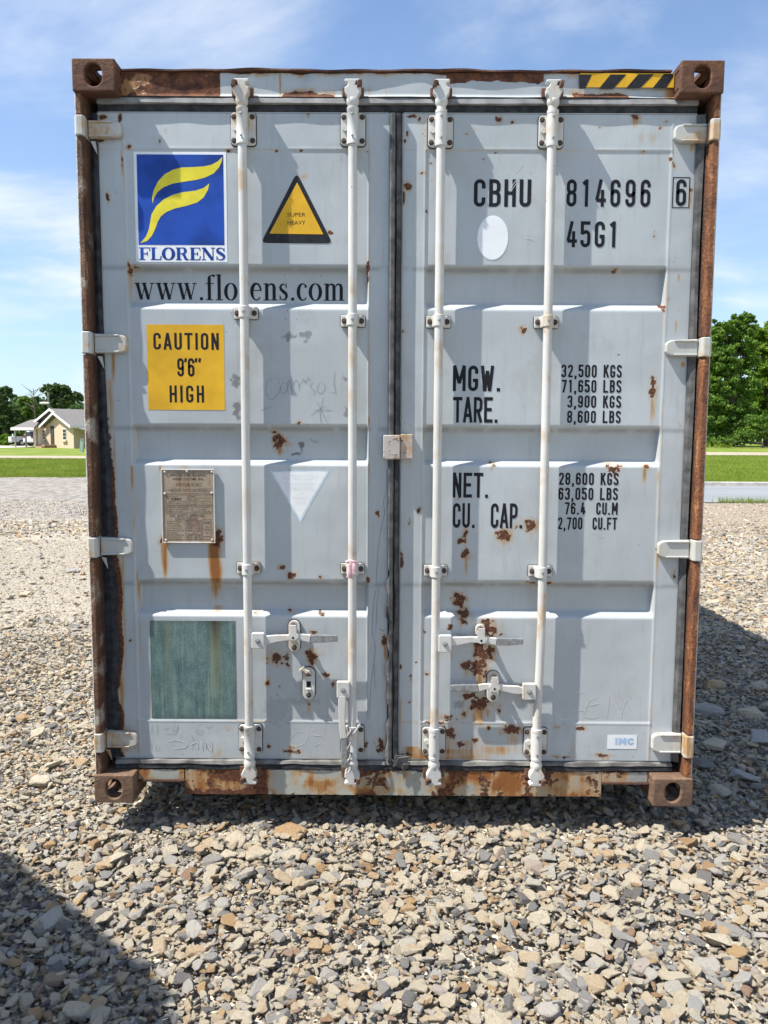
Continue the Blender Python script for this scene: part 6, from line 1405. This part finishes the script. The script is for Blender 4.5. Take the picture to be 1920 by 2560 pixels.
# right: the dense trees beyond the road
D1 = 79
place('broadleaf_tree', 8, 480, 1325, D1, [(330,330,80),(420,260,90),(520,230,75),(600,190,70),(660,170,50),(500,150,22),(320,190,16),(360,215,14),(620,280,80),(520,400,120),(380,450,110),(640,420,90),(300,560,90),(420,620,130),(580,600,120),(300,760,110),(450,800,130),(620,780,120),(280,940,100),(420,1000,130),(580,980,120),(300,1130,100),(450,1180,120),(600,1150,110),(250,1230,60),(380,1260,70),(520,1260,70)],
      M_leafM, 'tall dense green broadleaf tree beyond the road, against the container\'s right edge', 4.0, .20, 1400, 5, .3)
place('broadleaf_tree', 8, 790, 1325, D1+5, [(700,260,40),(740,300,80),(820,280,90),(900,320,100),(720,420,110),(830,440,120),(950,460,130),(740,590,120),(870,620,140),(1000,640,130),(740,780,130),(880,820,140),(1020,830,130),(760,980,120),(900,1020,130),(1050,1000,130),(780,1160,110),(920,1180,120),(1060,1200,120),(700,560,70)],
      M_leafB, 'brighter yellow-green broadleaf tree at the right edge of the view', 4.0, .20, 1200, 6, .28)
place('broadleaf_tree', 8, 150, 1325, D1+4, [(120,420,120),(20,460,120),(200,520,120),(60,620,130),(150,760,130),(0,800,130),(180,960,130),(40,1000,130),(120,1150,120),(0,1180,110)],
      M_leafM, 'dense green tree standing beyond the road, hidden for the most part behind the container', 4.0, .26, 700, 7, .28)
place('undergrowth', 8, 760, 1330, D1-4, [(240,1290,40),(310,1300,45),(380,1290,40),(450,1300,45),(520,1290,45),(590,1300,45),(650,1290,50),(560,1240,60),(640,1220,60),(690,1120,55),(760,1100,70),(840,1130,70),(720,1220,45),(800,1230,60),(900,1200,70)], M_leafM, 'low leafy shrub with bare twigs at the foot of the right hand trees', .6, .16, 300, 8, .08)
bpy.data.objects['undergrowth']['category'] = 'shrub'
# left: trees round the house
place('broadleaf_tree', 7, 740, 1090, 118, [(560,350,55),(620,330,45),(690,330,60),(760,340,60),(820,360,50),(640,400,70),(720,430,70),(800,430,60),(880,430,50),(940,420,45),(980,440,35),(600,470,55),(690,510,65),(780,510,65),(880,500,45),(950,480,40),(1000,480,25),(520,370,25),(650,560,50),(740,575,50)],
      M_leafD, 'spreading flat topped dark tree rising behind the house roof', 7.0, .26, 520, 11, .4)
place('broadleaf_tree', 7, 330, 1060, 112, [(250,490,45),(310,470,50),(370,490,45),(280,560,70),(370,560,65),(250,640,70),(340,650,80),(430,650,60),(300,740,70),(400,720,60)],
      M_leafM, 'rounded mid green tree left of the flat topped tree behind the carport', 4, .24, 480, 12, .3)
place('broadleaf_tree', 7, 500, 1060, 116, [(450,480,40),(500,500,45),(550,520,40),(460,560,60),(530,580,60),(580,620,50),(480,640,60),(540,680,50),(430,680,40)],
      M_leafD, 'narrow dark tree between the mid green tree and the house gable', 4, .24, 480, 13, .25)
place('broadleaf_tree', 7, 60, 1060, 102, [(60,350,50),(20,380,50),(110,370,45),(140,440,35),(60,440,55),(0,460,60),(40,560,80),(110,590,70),(-40,560,90),(0,680,100),(90,690,90),(180,640,60),(30,800,90),(-60,780,100),(130,760,70),(220,700,55),(10,910,80),(80,860,60),(-60,920,90),(200,800,60),(250,740,45)],
      M_leafD, 'big dark tree at the left edge of the view beyond the carport', 4.5, .24, 560, 14, .4)
place('shrub', 7, 90, 1080, 99, [(60,940,50),(110,980,55),(40,1000,60),(100,1040,45),(0,1030,60),(150,1000,35),(60,1060,35)], M_leafB, 'bright green bushy shrub at the lower left beside the pickup truck', .6, .18, 360, 15, .07)
bpy.data.objects['shrub']['category'] = 'shrub'
place('shrub', 7, 250, 1060, 103, [(230,930,40),(280,930,40),(250,980,45),(200,960,35)], M_leafB, 'bright green shrub seen through the carport behind the vehicles', .6, .18, 360, 16, .07)
bpy.data.objects['shrub.001']['category'] = 'shrub'
# bare tree
p = fp(7, 440, 1060, 110); bt = tag(empty('bare_tree', (p.x, p.y, .3)), 'leafless grey tree poking above the green crowns behind the carport', 'tree')
mb = MB(); H_ = fp(7, 440, 350, 110).z-.3; rs_ = random.Random(4); mb.tube([(0, 0, -.3), (.1, 0, H_*.5), (-.05, 0, H_)], [.2, .12, .03], 7)
for q in range(16):
    z0 = H_*rs_.uniform(.55, .95); dx = rs_.choice((-1, 1))*rs_.uniform(.6, 2.2); mb.tube([(0, 0, z0), (dx*.5, .2, z0+.5), (dx, .3, z0+rs_.uniform(.6, 1.4))], [.05, .035, .015], 5)
mb.build('trunk', M_bark, bt)
# far wood along the horizon, one mass
fr_ = RNG; V = []
for s_, (xa, xb, ya, yb, hh) in enumerate(((-170, -62, 150, 190, 9), (-45, 45, 150, 190, 10), (64, 180, 140, 190, 11))):
    n = 9000; X = fr_.uniform(xa, xb, n); Y = fr_.uniform(ya, yb, n); top = hh*(.65+.5*vnoise(X, Y, 91+s_, .12, 3)); Zt = .5+top*fr_.uniform(.0, 1, n)**.55; V.append(np.stack([X, Y, Zt], 1))
C = np.concatenate(V); n = len(C); a_ = fr_.normal(size=(n, 3)); a_ /= np.linalg.norm(a_, axis=1)[:, None]; b_ = np.cross(a_, fr_.normal(size=(n, 3))); b_ /= np.linalg.norm(b_, axis=1)[:, None]; L = .9
VV = np.stack([C-a_*L, C+b_*L*.6, C+a_*L, C-b_*L*.6], 1).reshape(-1, 3); m = bpy.data.meshes.new('far_wood'); m.from_pydata(VV.tolist(), [], np.arange(4*n).reshape(-1, 4).tolist()); m.materials.append(M_leafD)
tag(link(bpy.data.objects.new('far_wood', m)), 'far dark line of woodland along the horizon', 'woodland', kind='stuff')

# ---- grass blades on the near lawn and along the road edge
def blades(name, X, Y, Zb, hmin, hmax, w, mat, label):
    n = len(X); h = RNG.uniform(hmin, hmax, n); ang = RNG.uniform(0, 6.283, n); lean = RNG.normal(0, .3, (n, 2))*h[:, None]
    dx, dy = np.cos(ang)*w, np.sin(ang)*w
    P = np.stack([np.stack([X-dx, Y-dy, Zb], 1), np.stack([X+dx, Y+dy, Zb], 1), np.stack([X+lean[:, 0], Y+lean[:, 1], Zb+h], 1)], 1).reshape(-1, 3)
    m = bpy.data.meshes.new(name); m.vertices.add(3*n); m.vertices.foreach_set('co', P.ravel()); m.loops.add(3*n); m.loops.foreach_set('vertex_index', np.arange(3*n, dtype=np.int32)); m.polygons.add(n); m.polygons.foreach_set('loop_start', np.arange(0, 3*n, 3, dtype=np.int32)); m.update(calc_edges=True); m.materials.append(mat)
    return tag(link(bpy.data.objects.new(name, m)), label, 'grass', kind='stuff')
M_blade = m_leaf('grass_blade', (.15, .24, .018), (.26, .325, .04), (.36, .36, .09))
def lawn_pts(n, x0, x1, y0, y1, c):
    X = RNG.uniform(x0, x1, n); Y = y0+(y1-y0)*RNG.uniform(0, 1, n)**1.5; k = c(X, Y); return X[k], Y[k]
inv = lambda X, Y: (np.abs(X) < (Y+3.05)*.56+1) & (np.abs(X) > (Y+3.05)*.33)
XL, YL = lawn_pts(170000, -30, 0, 27.8, 46, inv); XR, YR = lawn_pts(200000, 3, 34, 24.8, 55, inv)
X = np.concatenate([XL, XR]); Y = np.concatenate([YL, YR]); blades('grass', X, Y, gz(X, Y)-.01, .05, .16, .010, M_blade, 'bright green uneven grass of the lawn beyond the yard')
X = RNG.uniform(5, 13, 2600); Y = RNG.normal(17.05, .12, 2600); k = vnoise(X, Y, 97, 1.3, 3) > .40; X, Y = X[k], Y[k]; blades('weeds', X, Y, np.full_like(X, -.125), .05, .20, .006, M_blade, 'thin green weeds along the near edge of the asphalt road')
X = RNG.uniform(-24, -4, 5200); Y = 27.75+(vnoise(X, X*0, 98, .9, 4)-.62)*1.6+RNG.normal(0, .16, 5200); blades('verge_grass', X, Y, np.full_like(X, -.12), .04, .15, .012, M_blade, 'ragged edge of the lawn where grass grows into the compacted gravel')
X = RNG.uniform(3, 34, 9000); Y = RNG.normal(76.0, 1.0, 9000); blades('long_grass', X, Y, gz(X, Y), .3, .8, .05, M_blade, 'long grass at the foot of the right hand trees')
# dry stalks in the left gravel
for (x0_, y0_, x1_, y1_, lab) in ((885, 1885, 830, 1790, 'thin dry weed stalk leaning left in the far gravel left of the container'), (1000, 1890, 965, 1755, 'upright cluster of thin dry weed stalks beside the container\'s left edge, in the far gravel')):
    b0 = at(*Z(7, x0_, y0_), z=-.11); D = b0.y+3.05; t0 = fp(7, x1_, y1_, D); e = MB()
    for q in range(1 if x0_ < 900 else 4):
        o_ = q*.14*(1 if q % 2 else -.4); e.tube([(o_*.3, 0, -.02), ((t0.x-b0.x)*.5+o_*.6, 0, (t0.z-b0.z)*.5), ((t0.x-b0.x)+o_*1.2, 0, (t0.z-b0.z)*random.uniform(.6, 1))], [.006, .005, .002], 4)
    o = e.build('dry_weed', flat('dry_stalk', (.20, .15, .10), .9, .2, 10), None, loc=(b0.x, b0.y, -.11)); tag(o, lab, 'weed')
